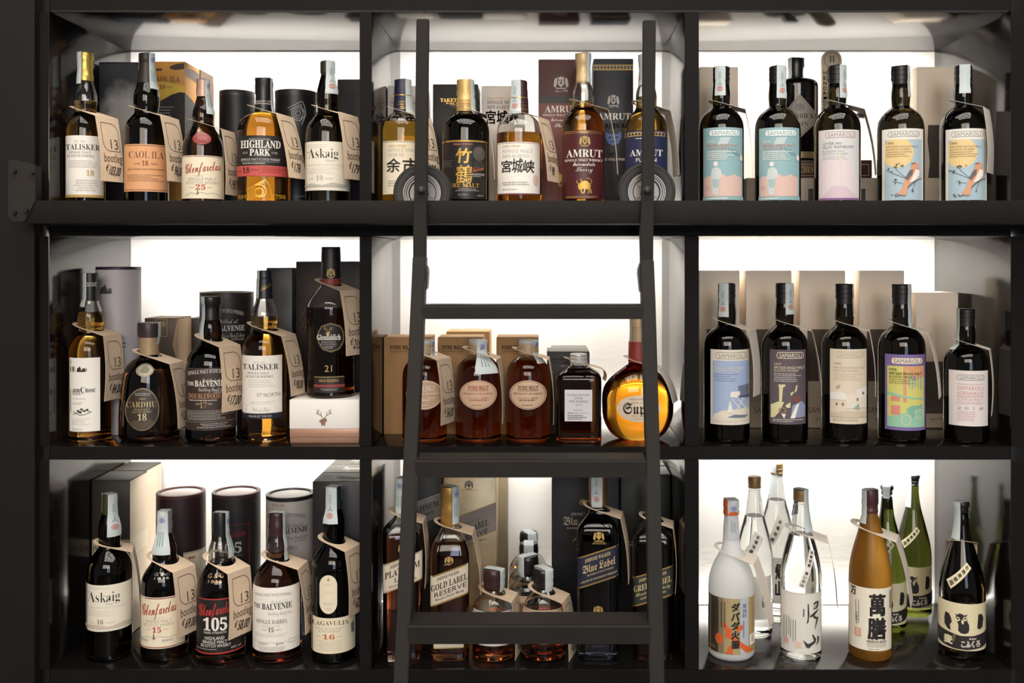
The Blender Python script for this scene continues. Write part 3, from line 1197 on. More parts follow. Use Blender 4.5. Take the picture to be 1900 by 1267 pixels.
def tube(name, label, cx, hw, top, y, m, floor, rim, lidm, cat='tube', group=None, lidh=10, inset=True):
    k = (D0 + y) / D0 / 1000
    zf = Z_FLOORS[floor] + .0003
    X = (cx - VX) * k
    d = Vector((-X, -(D0 + y), 0))
    cth = (D0 + y) / d.length
    d.normalize()
    u = Vector((-d.y, d.x, 0))
    R = hw * k * cth
    H = EYE + (VY - top) * k - zf
    root = thing(name, label, cat, (X, y, zf), group or 'cardboard tubes on the ' + ROWS[floor])
    h = lidh * k
    V, F = lathe([(0, R * .98), (.001, R), (.006, R), (.0065, R * .985), (.007, R), (H - h, R)], 56)
    mk('tube_body', V, F, m, root, 35)
    V, F = lathe([(H - h, R * 1.004), (H - .001, R * 1.008), (H, R * .99), (H, R * .86), (H - .004, R * .84)], 56, ends=False)
    mk('rim', V, F, rim, root, 35)
    V, F = lathe([(H - .006, R * .84), (H - .0035, R * .84), (H - .003, R * .8)], 56)
    mk('lid', V, F, lidm, root, 35)

    def f(px, py, e):
        q = max(-.999, min(.999, (px - cx) / hw))
        a = math.asin(q)
        p = u * ((R + .0003 + e) * q) + d * ((R + .0003 + e) * math.cos(a))
        return Vector((p.x, p.y, EYE + (VY - py) * (D0 + y - R) / D0 / 1000 - zf))
    return root, Print(f, hw * .1)


# ================================================================ contents
CLEAR = glass('clear_glass', (.97, .98, .97))
DARKG = glass('dark_green_glass', (.014, .010, .0025))
OLIVE = glass('olive_glass', (.075, .092, .012))
BROWNG = glass('dark_brown_glass', (.05, .02, .007))


def frosted(name, col, mix):
    """sand-blasted glass: part seen through, part glowing with the light behind, part matt"""
    m = glass(name, col, .42)
    nt = m.node_tree
    pb = nt.nodes['Principled BSDF']
    tl = nt.nodes.new('ShaderNodeBsdfTranslucent')
    df = nt.nodes.new('ShaderNodeBsdfDiffuse')
    tl.inputs[0].default_value = tuple(col) + (1,)
    df.inputs[0].default_value = tuple(col) + (1,)
    m1, m2 = nt.nodes.new('ShaderNodeMixShader'), nt.nodes.new('ShaderNodeMixShader')
    m1.inputs[0].default_value, m2.inputs[0].default_value = mix
    out = [n for n in nt.nodes if n.type == 'OUTPUT_MATERIAL'][0]
    nt.links.new(tl.outputs[0], m1.inputs[1])
    nt.links.new(df.outputs[0], m1.inputs[2])
    nt.links.new(pb.outputs[0], m2.inputs[1])
    nt.links.new(m1.outputs[0], m2.inputs[2])
    nt.links.new(m2.outputs[0], out.inputs['Surface'])
    return m


FROST = frosted('frosted_glass', (.96, .97, .97), (.42, .95))
AMBERF = frosted('frosted_amber_glass', (.36, .185, .026), (.16, .45))
BLACKG = glass('black_glass', (.0015, .0012, .0015))
AMBER = liquid('amber_liquid', (.72, .36, .05))
GOLDL = liquid('golden_liquid', (.90, .62, .12))
DEEP = liquid('deep_amber_liquid', (.40, .165, .035))
RUBY = liquid('ruby_brown_liquid', (.30, .085, .02))
ORANGE = liquid('orange_liquid', (.74, .25, .008))
WATER = liquid('water_clear_liquid', (.97, .98, .97))

WHITE = mat('ece7dd', .6, noise=.03, scale=200)
CREAM = mat('e8dcc0', .6, noise=.04, scale=200)
IVORY = mat('e6dfcd', .6, noise=.04, scale=200)
GREY = mat('a8a49d', .6)
GREYD = mat('6f6b66', .6)
LGREY = mat('c4bfb6', .6)
BLK = mat('1d1b1a', .5)
BLKM = mat('161515', .35, spec=.5)
GOLD = mat('c9a45c', .35, .75)
GOLDF = mat('b99a5a', .6)
RED = mat('b3362d', .6)
DKRED = mat('7c2622', .6)
NAVY = mat('1f2740', .45)
PEACH = mat('dca273', .6, noise=.05, scale=120)
BROWN = mat('6b4a2f', .6)
FOILG = mat('c7ad5c', .32, .7, noise=.1, scale=80)
CAPB = mat('1a1818', .42)
CAPBROWN = mat('2c211f', .45)
SILV = mat('b5b3ae', .35, .8)

# ---------------------------------------------------------------- row 0, left compartment
b = Bottle('whisky_bottle', 'whisky bottle with gold foil capsule and white label, aged 18, by the side panel', 'gold-capped white-labelled bottle, top shelf', 0, 159, .066, 96, 37, 'talisker', CLEAR, AMBER, 186)
b.cap([(149, 15.3), (146, 15.6), (138, 15.6), (136, 14.4), (112, 14.4), (110, 15), (98, 14.8), (96, 13.5)], FOILG)
p = b.label(122.5, 192, 251, 366, WHITE)
p.text('EST 1830', 139, 158, 260.5, 264, GREY).text('TALISKER', 123.5, 185, 267, 277.5, BLK, 'serif', -.006)
p.text('SINGLE MALT', 129, 169, 280, 284.5, GREYD, 'serif', -.01).text('SCOTCH WHISKY', 126, 175, 286.5, 291, GREYD, 'serif', -.01)
p.rows(129, 184, 297, 312, 4, LGREY).text('18', 160, 174, 315, 325, GOLDF, 'serif').rows(136, 184, 333, 356, 5, LGREY, mode='c')
p.rect(122.5, 192, 361, 366, GOLDF)
b.end(p)
b.seal(-62, 154, mark=None)
tag(b, 0, 40, '103,00', 206, fwd=.056)

b = Bottle('whisky_bottle', 'dark whisky bottle with orange label and black capsule, aged 18', 'orange-labelled bottle, top shelf', 0, 272.5, .066, 97, 42, 'talisker', DARKG)
b.cap([(163, 18), (148, 17.5), (120, 14), (113, 13.6), (112, 14.2), (99, 14), (97, 13)], CAPBROWN)
p = b.label(231, 311, 267, 355, PEACH)
p.rect(231, 311, 269, 270, BROWN).text('CAOL ILA', 240, 303, 280, 293, BROWN, 'serif', -.012).text('AGED', 250, 261, 302, 305, BROWN).text('18', 263.5, 275, 297.5, 307, DKRED, 'serif', -.005).text('YEARS', 279, 292, 302, 305, BROWN)
p.text('ISLAY SINGLE MALT SCOTCH WHISKY', 238, 305, 312, 315, BROWN, 'serif').rows(237, 305, 324, 338, 4, BROWN, .25).rect(231, 311, 351.5, 352.3, BROWN)
b.end(p)
b.seal(48, 163, mark='blue')
tag(b, 0, 50, '96,00', 205)

b = Bottle('whisky_bottle', 'short dark bottle with red seal and cream label in red script, aged 25', 'cream-labelled bottle with a red seal, top shelf', 0, 377, .062, 146, 40, 'glenf', BROWNG)
b.cap([(196, 15), (190, 13.6), (182, 11.5), (165, 11.6), (164, 10.8), (150, 10.8), (147, 11), (146, 10)], mat('c9a08c', .4, .3))
p = b.label(337.5, 416, 288, 368, CREAM)
p.rect(337.5, 416, 289.2, 290.3, DKRED)
p.text('Glenfarclas', 344, 409, 300, 318, RED, 'script', .004, slope=-.12).text('HIGHLAND', 359, 378, 324, 327.5, LGREY).text('SINGLE MALT', 350, 402, 329, 334.5, GREY).text('SCOTCH WHISKY', 346, 407, 336, 341, GREY).text('25', 363, 381, 342, 351.5, RED, 'serif').line([(352, 347), (361, 347)], .8, GREY).line([(384, 347), (393, 347)], .8, GREY)
p.line([(345, 362), (356, 357), (364, 359), (371, 356), (384, 359), (396, 357), (408, 361)], .8, GREY).poly([(365, 360), (366, 355), (367, 350), (368, 355), (369, 360)], GREYD)
b.end(p)
q = b.label(356, 393, 244, 268, mat('7a1f1a', .35), 'wax_seal', .002, shape='ellipse')
q.ring(374.5, 256, 15.5, 10, 1.2, mat('a8554a', .4)).text('1836', 364, 386, 253, 261, mat('a8554a', .4), 'serif')
b.end(q, 'emblem')
b.seal(58, 210, mark='blue')
tag(b, 0, 60, '195', 242)

b = Bottle('whisky_bottle', 'broad amber bottle with black label and red band, aged 18', 'broad bottle with the red band, top shelf', 0, 490, .072, 143, 50, 'highland', CLEAR, AMBER)
b.cap([(206, 17.6), (204, 18), (197, 17.3), (191, 17.2), (190, 16.2), (170, 15.8), (145, 15.6), (143, 14.5)], BLKM)
o = b.on_glass(.0003, 17.3)
o.rect(474, 506, 191.5, 192.6, LGREY).text('ORKNEY 1798', 473, 505, 186, 190, LGREY)
o.done('lettering', b.root)
p = b.label(441, 538, 251, 327, mat('24211f', .5), 'label')
p.text('PRODUCT OF SCOTLAND', 463, 501, 256.5, 259.5, LGREY).text('HIGHLAND', 448, 520, 260, 274, WHITE, 'serif', .012).text('PARK', 464, 501, 276, 288.5, WHITE, 'serif', .012).text('EST', 452, 461, 281, 285, GREY, 'serif').text('1798', 503, 514, 281, 285, GREY, 'serif')
p.text('SINGLE MALT SCOTCH WHISKY', 449, 519, 293.5, 297.5, WHITE, 'serif', .01).line([(450, 300), (517, 300)], .7, GREY).rows(452, 516, 302, 305, 1, GREY, .7)
p.rect(441, 538, 307, 326.5, mat('c5534d', .6)).text('AGED', 444, 450, 315, 318, DKRED).text('18', 452, 464, 310, 320.5, BLK, 'serif').text('YEARS', 466, 479, 313.5, 316.5, BLK).line([(482, 309), (482, 325)], .5, DKRED).rows(486, 531, 310, 322, 4, DKRED, .25)
b.end(p)
e = b.on_glass(.0004)
EMB = mat('d8a83a', .25, .4)
e.line([(459, 351), (492, 333), (499, 342), (503, 356), (500, 368)], 1.6, EMB).line([(459, 351), (462, 360), (460, 367)], 1.6, EMB).ring(481, 354, 14, 12, 1.6, EMB).ring(481, 356, 8, 8, 1.6, EMB).line([(468, 345), (490, 338)], 1.2, EMB)
e.text('EST', 443, 459, 361.5, 368, EMB, 'serif').text('1798', 503, 529, 360, 368, EMB, 'serif')
e.done('embossing', b.root)
b.seal(72, 206, mark='blue')
tag(b, 0, 55, '178', 204, fwd=.047, flare=13)

b = Bottle('whisky_bottle', 'tall dark bottle with ivory label, aged 19, against the divider', 'ivory-labelled bottle against the divider, top shelf', 0, 608, .066, 112, 41.5, 'askaig', DARKG)
b.cap([(140, 12.6), (134, 13), (133, 14), (114, 14), (112, 13)], mat('2d2f1b', .4))
p = b.label(566.8, 649, 262, 353, IVORY)
p.rows(569, 610, 268, 276, 2, LGREY, .2).text('PORT', 570, 576, 280, 284, GREY, 'serif', -.01).text('Askaig', 572.5, 627, 275, 293, BLK, 'serif', -.016).text('Islay', 604, 618, 295, 300, GREY, 'serif', -.01).text('SINGLE MALT SCOTCH WHISKY', 572, 640, 304, 307, LGREY).rows(571, 628, 311, 324, 4, LGREY, .2)
p.text('AGED', 575, 584, 329, 332, LGREY).text('19', 587, 599, 325, 333.5, GREY, 'serif', -.008).text('YEARS', 602, 617, 329, 332, LGREY)
p.poly([(567, 342), (580, 340), (598, 343), (617, 338), (636, 341), (649, 338), (649, 346), (567, 346)], mat('b9b6a8', .6))
b.end(p)
b.seal(25, 173, mark='pink', wpx=18)
tag(b, 0, 50, '179', 206)

# cartons behind
r, p, g = carton('gift_box', 'navy carton printed with a white breaking wave', 183, 268, 115, .19, .085, mat('151a26', .5, noise=.3, scale=20), 0)
WV = bpy.data.materials.new('breaking_wave_print')
WV.use_nodes = True
nt = WV.node_tree
bs = nt.nodes['Principled BSDF']
bs.inputs['Roughness'].default_value = .55
tc, nz, mp, gr, ma, cr = [nt.nodes.new('ShaderNode' + k) for k in ('TexCoord', 'TexNoise', 'Mapping', 'TexGradient', 'Math', 'ValToRGB')]
nz.inputs['Scale'].default_value, nz.inputs['Detail'].default_value, nz.inputs['Roughness'].default_value = 26, 9, .68
gr.gradient_type = 'SPHERICAL'
mp.inputs['Location'].default_value = (-.02, 0, -1.76)
mp.inputs['Scale'].default_value = (14, .5, 8.5)
ma.operation = 'MULTIPLY'
cr.color_ramp.elements[0].position, cr.color_ramp.elements[0].color = .10, lin('171b28')
cr.color_ramp.elements[1].position, cr.color_ramp.elements[1].color = .30, lin('a09c97')
nt.links.new(tc.outputs['Object'], nz.inputs['Vector'])
nt.links.new(tc.outputs['Object'], mp.inputs[0])
nt.links.new(mp.outputs[0], gr.inputs[0])
nt.links.new(nz.outputs['Fac'], ma.inputs[0])
nt.links.new(gr.outputs['Fac'], ma.inputs[1])
nt.links.new(ma.outputs[0], cr.inputs[0])
nt.links.new(cr.outputs[0], bs.inputs['Base Color'])
p.rect(185, 266, 118, 330, WV)
p.done('printed_picture', r)
r, p, g = carton('gift_box', 'orange sunset carton with black hills behind the orange-labelled bottle', 281, 343, 114, .17, .085, mat('c58a3a', .5, noise=.2, scale=14), 0, side=mat('b98f62', .6))
p.poly([(281, 190), (300, 186), (318, 176), (333, 171), (343, 172), (343, 300), (281, 300)], mat('1c1916', .6))
p.poly([(281, 158), (300, 150), (343, 160), (343, 172), (333, 171), (318, 176), (300, 186), (281, 190)], mat('d8b13e', .6))
p.poly([(314, 124), (326, 119), (342, 117), (342, 128), (326, 130), (316, 128)], mat('3a2a1d', .6)).poly([(283, 128), (301, 127), (301, 131), (284, 132)], mat('3a2a1d', .6))
p.text('CAOL ILA', 282, 334, 141.5, 152, BROWN, 'serif').text('18', 295, 307, 157, 165, DKRED, 'serif').text('YEARS', 309, 320, 160, 163, BROWN).rows(284, 334, 198, 220, 4, GREY, .3)
p.done('printed_picture', r)
g.poly([(0, 125), (.6, 121), (1, 124), (1, 145), (0, 140)], mat('6b5a52', .6)).poly([(0, 172), (.5, 180), (1, 200), (1, 300), (0, 300)], mat('3f4043', .6))
g.done('printed_side', r)
r, p, g = carton('gift_box', 'dark carton with bronze side showing past the orange sunset carton', 350, 372, 129, .262, .08, mat('241d19', .5), 0)
g.rect(0, 1, 131, 410, mat('6d543f', .5, noise=.3, scale=30))
g.done('printed_side', r)
r, p = tube('gift_tube', 'plain black cardboard tube left of the broad red-banded bottle', 440, 33, 171, .20, mat('17171a', .5, noise=.2, scale=20), 0, mat('2a292b', .4), BLK)
r, p = tube('gift_tube', 'black cardboard tube printed with a silver emblem', 549, 39, 171, .19, mat('141314', .45, noise=.2, scale=20), 0, mat('26221f', .4), BLK)
SLV = mat('9c9a98', .5)
p.line([(534, 201), (560, 187), (565, 196), (567, 212), (559, 231)], 1.3, SLV).line([(537, 205), (558, 193), (562, 204), (561, 216), (556, 226)], 1.1, SLV)
for rr in (5, 9, 12):
    p.ring(553, 210, rr, rr * 1.15, 1.1, SLV)
p.rows(545, 572, 363, 366, 1, SLV)
p.done('emblem', r)
carton('gift_box', 'matt black carton standing against the divider, top shelf', 626, 684, 147, .20, .085, mat('121113', .5, noise=.2, scale=20), 0)

# ---------------------------------------------------------------- row 0, middle compartment
b = Bottle('whisky_bottle', 'golden whisky bottle with navy capsule and cream label of two brushed signs', 'navy-capped golden bottle behind the ladder wheel', 0, 747.5, .075, 146, 41.8, 'nikka', CLEAR, GOLDL, 226)
b.cap([(210, 17.6), (178, 16.2), (176, 15.5), (160, 15.2), (159, 14.6), (148, 14.6), (146, 13.5)], mat('20243a', .4))
o = b.on_glass(.0003, 16.8)
o.rect(731, 764, 175.5, 177, GOLD).rect(731, 764, 201, 202, GOLD).text('NIKKA WHISKY', 739, 757, 187.5, 190, GOLD).text('SINGLE MALT', 736, 760, 192, 195, GOLD).text('YOICHI', 742, 757, 197, 200, GOLD)
o.done('lettering', b.root)
p = b.label(711, 784, 261, 360, CREAM)
p.rect(711, 784, 262.4, 263.2, BLK).text('NIKKA WHISKY', 721, 754, 268.5, 272.5, GOLDF, 'serif').text('SINGLE MALT', 720.5, 774, 275, 281, GREY, 'serif', -.012).text('YOICHI', 721, 749.5, 284, 290, GREY, 'serif', -.012)
p.text('\u4f59', 718, 742, 294, 319, BLK, 'sans', .016, shear=.05).text('\u5e02', 746, 775, 293, 322, BLK, 'sans', .016, shear=.05)
p.rows(721, 760, 335, 347, 3, GREY, .4)
b.end(p)
b.seal(50, 208, mark=None, wpx=18)
tag(b, 0, 55, '125', 208)

b = Bottle('whisky_bottle', 'black-labelled bottle with gold cap and golden brushed signs', 'gold-capped black-labelled bottle right of the wheel', 0, 864, .07, 146, 44, 'nikka', DARKG)
b.cap([(209, 17.3), (199, 17), (180, 16.7), (178.5, 15.7), (166, 15.7), (165, 15), (148, 15), (146, 14)], mat('d9b473', .4, .35))
o = b.on_glass(.0003, 17)
o.rect(848, 880, 193, 194, GOLDF).text('NIKKA WHISKY', 852, 873, 185, 187.5, BROWN).text('TAKETSURU', 851, 874, 190, 193, BROWN).text('PURE MALT', 852, 873, 195.5, 198, BROWN)
o.done('lettering', b.root)
p = b.label(821, 903, 259, 369, mat('1f1c1b', .45), 'label')
GB = mat('caa049', .4, .4)
p.rect(821, 903, 260, 262.5, GB).line([(822.5, 261), (822.5, 369)], .8, GB).line([(901.5, 261), (901.5, 369)], .8, GB).text('NIKKA WHISKY', 842, 877, 265.5, 269, mat('c9744a', .5), 'serif')
p.text('\u7af9', 845, 872, 275, 302, GB, 'sans', .026, shear=.12).text('\u9db4', 845, 875, 306, 340, GB, 'sans', .012, shear=.08)
p.ell(888, 284, 11, 14, mat('4c4744', .6, noise=.5, scale=50)).ell(887, 280, 7, 7, mat('5c5550', .6, noise=.5, scale=90)).poly([(880, 298), (896, 298), (899, 312), (878, 312)], mat('332f2d', .6))
p.rows(824, 842, 297, 311, 4, GREYD, .3).text('Taketsuru', 876, 896, 308, 317, mat('c9744a', .5), 'script', .01, slope=-.3).text('TAKETSURU', 876, 898, 321, 325, LGREY, 'serif').text('WHISKY', 876, 891, 326, 328, LGREY)
p.text('PURE MALT', 827, 888, 340, 347.5, GB, 'serif').rows(842, 892, 350, 356, 2, GREY, .4, 'c').text('\u30a6\u30a4\u30b9\u30ad\u30fc', 851, 869, 359, 363.5, LGREY).text('43%', 884, 896, 361, 364, GREY)
b.end(p)
b.seal(62, 207, mark=None)
tag(b, 0, 86, None, 204, flare=7)

b = Bottle('whisky_bottle', 'amber whisky bottle with plum capsule and white label of three brushed signs', 'plum-capped bottle with three brushed signs', 0, 963.5, .07, 148, 42, 'nikka', CLEAR, AMBER, 246)
b.cap([(210, 17.6), (182, 16.6), (180, 15.8), (165, 15.6), (164, 15), (150, 15), (148, 14)], mat('3b2027', .4))
o = b.on_glass(.0003, 17)
o.rect(947, 980, 180, 181.5, GOLD).rect(947, 980, 203, 204, GOLD).text('NIKKA WHISKY', 955, 974, 189, 191, GOLD).text('SINGLE MALT', 954, 978, 194, 197, GOLD).text('MIYAGIKYO', 956, 977, 199, 202, GOLD)
o.done('lettering', b.root)
p = b.label(923.5, 1001, 263, 361, WHITE)
p.rect(923.5, 1001, 264.4, 265.2, DKRED).text('NIKKA WHISKY', 933, 966, 269, 272.5, GOLDF, 'serif').text('SINGLE MALT', 933.5, 987, 276.5, 283, GREY, 'serif', -.012).text('MIYAGIKYO', 933.5, 980, 286, 292, GREY, 'serif', -.012)
p.text('\u5bae', 931, 949, 297, 319, BLK, 'sans', .012, shear=.05).text('\u57ce', 950, 969, 294, 320, BLK, 'sans', .012, shear=.05).text('\u5ce1', 970, 990, 297, 320, BLK, 'sans', .012, shear=.05)
p.rows(933, 984, 337, 345, 2, GREY, .45).rows(933, 965, 350, 353, 1, GREY, .5).ell(993, 333, 5, 10, mat('d9b9ac', .6)).rect(923.5, 1001, 358.5, 361, mat('6b3142', .6))
b.end(p)
b.seal(-28, 210, mark='pink', wpx=20)
tag(b, 0, 66, '98', 210)

b = Bottle('whisky_bottle', 'deep red whisky bottle with cream cap and gold bull', 'red-labelled bottle with the gold bull', 0, 1082, .072, 97, 39.7, 'amrut', CLEAR, AMBER, 186)
b.cap([(153, 13.4), (139, 13.2), (138, 12.6), (118, 12.3), (117, 12.9), (104, 13.6), (99, 13.8), (97, 12.5)], mat('d8b98a', .4, .2))


def bull(p, cx, cy, s, m):
    """charging bull seen half from the front"""
    q = lambda pts: [(cx + x * s, cy + y * s) for x, y in pts]
    p.poly(q([(-9, -3), (-5, -8), (0, -10), (5, -9), (9, -5), (11, 0), (10, 4), (6, 6), (1, 6), (-3, 5), (-7, 3)]), m)            # body and hump
    p.poly(q([(-12, 0), (-10, -5), (-6, -5), (-4, 0), (-6, 5), (-8, 8), (-10, 6)]), m)                                            # head
    p.line(q([(-11, -4), (-14, -7), (-13, -11)]), 1.2 * s, m).line(q([(-7, -5), (-5, -10), (-7, -13)]), 1.2 * s, m)                # horns
    for x0, x1, x2 in ((-4, -6, -4), (0, 0, -2), (6, 8, 7), (9, 11, 12)):
        p.line(q([(x0, 4), (x1, 9), (x2, 14)]), 2.0 * s, m)
    p.line(q([(10, -3), (13, -9), (8, -14), (3, -14)]), 1.0 * s, m)                                                              # tail


MAROON = mat('4a1a1d', .45, noise=.3, scale=30)
p = b.label(1043, 1121.5, 241, 369, MAROON)
p.rect(1043, 1121.5, 243, 244, GOLD).rect(1043, 1121.5, 246, 246.8, GOLD).crest(1085, 261, 20, 20, GOLDF, DKRED)
p.text('AMRUT', 1052, 1116, 277, 291, WHITE, 'serif', -.004).text('SINGLE MALT WHISKY', 1049, 1117, 294.5, 299, WHITE, 'serif', -.006).text('Intermediate', 1064, 1103, 301, 307.5, WHITE, 'script', .015).text('Sherry', 1069, 1099, 310, 318, WHITE, 'script', .004)
bull(p, 1084.5, 345, 1.0, GB)
p.rows(1052, 1112, 364, 368, 2, GOLDF, .4)
b.end(p)
b.seal(60, 150, mark=None)
tag(b, 0, 86, None, 197, flare=8)

b = Bottle('whisky_bottle', 'amber bottle with blue label behind the second ladder upright', 'blue-labelled bottle behind the second wheel', 0, 1199, .075, 100, 39.5, 'amrut', CLEAR, AMBER, 178)
b.cap([(156, 13.4), (142, 13.2), (141, 12.6), (121, 12.3), (120, 12.9), (107, 13.6), (102, 13.8), (100, 12.5)], mat('30395e', .4))
NAVL = mat('2a3052', .5, noise=.2, scale=30)
p = b.label(1160, 1238, 241, 369, NAVL)
p.rect(1160, 1238, 244, 252, GOLDF)
for i in range(13):
    p.ell(1163 + i * 6, 248, 2.2, 2.4, NAVL, 8)
p.text('AMRUT', 1170, 1228, 277, 289, WHITE, 'serif').text('FUSION', 1181, 1217, 293, 300, WHITE, 'bold').rows(1180, 1218, 256, 259, 1, WHITE)
b.end(p)
b.seal(-62, 156, mark='pink', wpx=18)
tag(b, 0, 100, None, 199, flare=14, m=KRAFTW)

PALE = mat('e6ddd2', .65, noise=.05, scale=60)
r, p, g = carton('gift_box', 'pale carton half hidden by the ladder and the navy-capped bottle', 719, 790, 159, .17, .085, PALE, 0)
p.text('NIKKA WHISKY', 724, 756, 181, 184.5, GOLDF).text('SINGLE MALT', 724, 778, 187, 193, GREY, 'serif').text('YOICHI', 724, 752, 196, 202, GREY, 'serif').text('\u4f59\u5e02', 722, 778, 208, 236, BLK, 'sans', .02)
p.done('lettering', r)
r, p, g = carton('gift_box', 'charcoal carton with gold lettering behind the gold-capped bottle', 803, 887, 156, .175, .08, mat('221f1d', .55, noise=.2, scale=40), 0)
p.text('TAKETSURU', 817, 873, 182.5, 189, GOLD, 'serif').text('PURE MALT', 828, 864, 190.5, 193.5, GOLD)
p.done('lettering', r)
r, p, g = carton('gift_box', 'pale carton with brushed signs behind the plum-capped bottle', 893, 974, 159, .17, .085, PALE, 0)
p.text('NIKKA WHISKY', 904, 936, 181, 184, GOLDF).text('SINGLE MALT', 904, 958, 186.5, 193, GREYD, 'serif').text('MIYAGIKYO', 904, 951, 195.5, 202, GREYD, 'serif').text('\u5bae\u57ce\u5ce1', 902, 962, 205, 230, BLK, 'sans', .02)
p.done('lettering', r)
r, p, g = carton('gift_box', 'maroon carton with a black band and a white crest', 999, 1078, 110, .165, .085, mat('54302c', .55, noise=.2, scale=14), 0)
p.rect(999, 1078, 191, 412, mat('7a443d', .55, noise=.25, scale=10)).rect(999, 1078, 178, 191.5, mat('131111', .5)).crest(1041, 153, 28, 24, LGREY, GREYD).text('Since 1948', 1030, 1053, 166, 171, LGREY, 'script')
p.text('AMRUT', 1011, 1071, 196, 208.5, WHITE, 'serif').text('SINGLE MALT WHISKY', 1007, 1076, 211.5, 215.5, WHITE, 'serif').text('Intermediate', 1022, 1060, 219, 225, WHITE, 'script').text('Sherry', 1029, 1059, 229, 236, WHITE, 'script')
bull(p, 1043, 332, 1.0, GB)
p.done('printed_front', r)
r, p, g = carton('gift_box', 'navy patterned carton with a gold band and blue face', 1101, 1175, 109, .16, .085, mat('1c1f29', .5, noise=.35, scale=30), 0)
p.rect(1101, 1175, 120, 130.5, GOLDF)
for i in range(12):
    p.ell(1104 + i * 6.2, 125, 2.3, 3.4, mat('1c1f29', .5), 8)
p.crest(1138, 186, 22, 22, LGREY, NAVY).text('Since 1948', 1130, 1148, 196, 200, LGREY, 'script').text('AMRUT', 1109, 1170, 210, 222, WHITE, 'serif').text('Rajigala', 1114, 1159, 226, 236, WHITE, 'bold')
FB = mat('5f78b0', .6)
p.poly([(1124, 244), (1131, 249), (1145, 249), (1152, 244), (1153, 255), (1148, 266), (1138, 271), (1128, 266), (1123, 255)], FB).ell(1132, 255, 3, 2, BLK, 10).ell(1144, 255, 3, 2, BLK, 10).rect(1132, 1144, 262, 264, BLK)
p.text('Indian', 1126, 1152, 281, 289, WHITE, 'bold').text('SINGLE MALT WHISKY', 1105, 1171, 293.5, 298, WHITE, 'serif')
p.done('printed_front', r)

# ---------------------------------------------------------------- row 0, right compartment
SAM = 'SAMAROLI'


def logo(p, x0, x1, y0, y1, bg, fg):
    """outlined lozenge with the house lettering"""
    h = (y1 - y0) / 2
    pts = [(x0 + h * .6 - h * .6 * math.sin(i / 8 * math.pi), y1 - (1 - math.cos(i / 8 * math.pi)) * h) for i in range(9)] + [(x1 - h * .6 + h * .6 * math.sin(i / 8 * math.pi), y0 + (1 - math.cos(i / 8 * math.pi)) * h) for i in range(9)]
    if bg:
        p.poly(pts, bg)
    p.line(pts, 1.0, fg, True)
    p.text(SAM, x0 + 4.5, x1 - 3.5, y0 + h * .35, y1 - h * .3, fg, 'sans')


def rum_bottle(label, short, floor, cx, y, top, hw, lx0, lx1, ly0, ly1, base, sealdeg, seally, mark='pink', tagarg=None, cap=None, shape='rum'):
    b = Bottle('whisky_bottle', label, short, floor, cx, y, top, hw, shape, DARKG)
    s = hw / 43.0
    h = (SHAPES[shape][1] - SHAPES[shape][0])
    sc = (EYE + (VY - top) * b.k - b.zf) / b.k / h
    yy = lambda d: top + d * sc
    b.cap([(yy(40), 15.9 * s), (yy(27), 15.6 * s), (yy(26.5), 16.4 * s), (yy(19), 16.4 * s), (yy(18.5), 15.7 * s), (yy(17), 15.7 * s), (yy(16.5), 16.4 * s), (yy(10), 16.3 * s), (yy(9.5), 15.6 * s), (yy(8), 15.6 * s), (yy(7.5), 16.3 * s), (yy(1.5), 16.2 * s), (top, 14.8 * s)], CAPB)
    p = b.label(lx0, lx1, ly0, ly1, base)
    b.seal(sealdeg, seally, mark=mark, wpx=19)
    if tagarg:
        tag(b, 0, tagarg[0], None, tagarg[1], m=KRAFTW, flare=tagarg[2], back=.024, **(dict(w=tagarg[3], fwd=.042, fixed=True) if len(tagarg) > 3 else {}))
    return b, p


TEAL = mat('8fb3b8', .6)
PALEP = mat('d9b9ae', .6)
PALEW = mat('e4e0d8', .6)


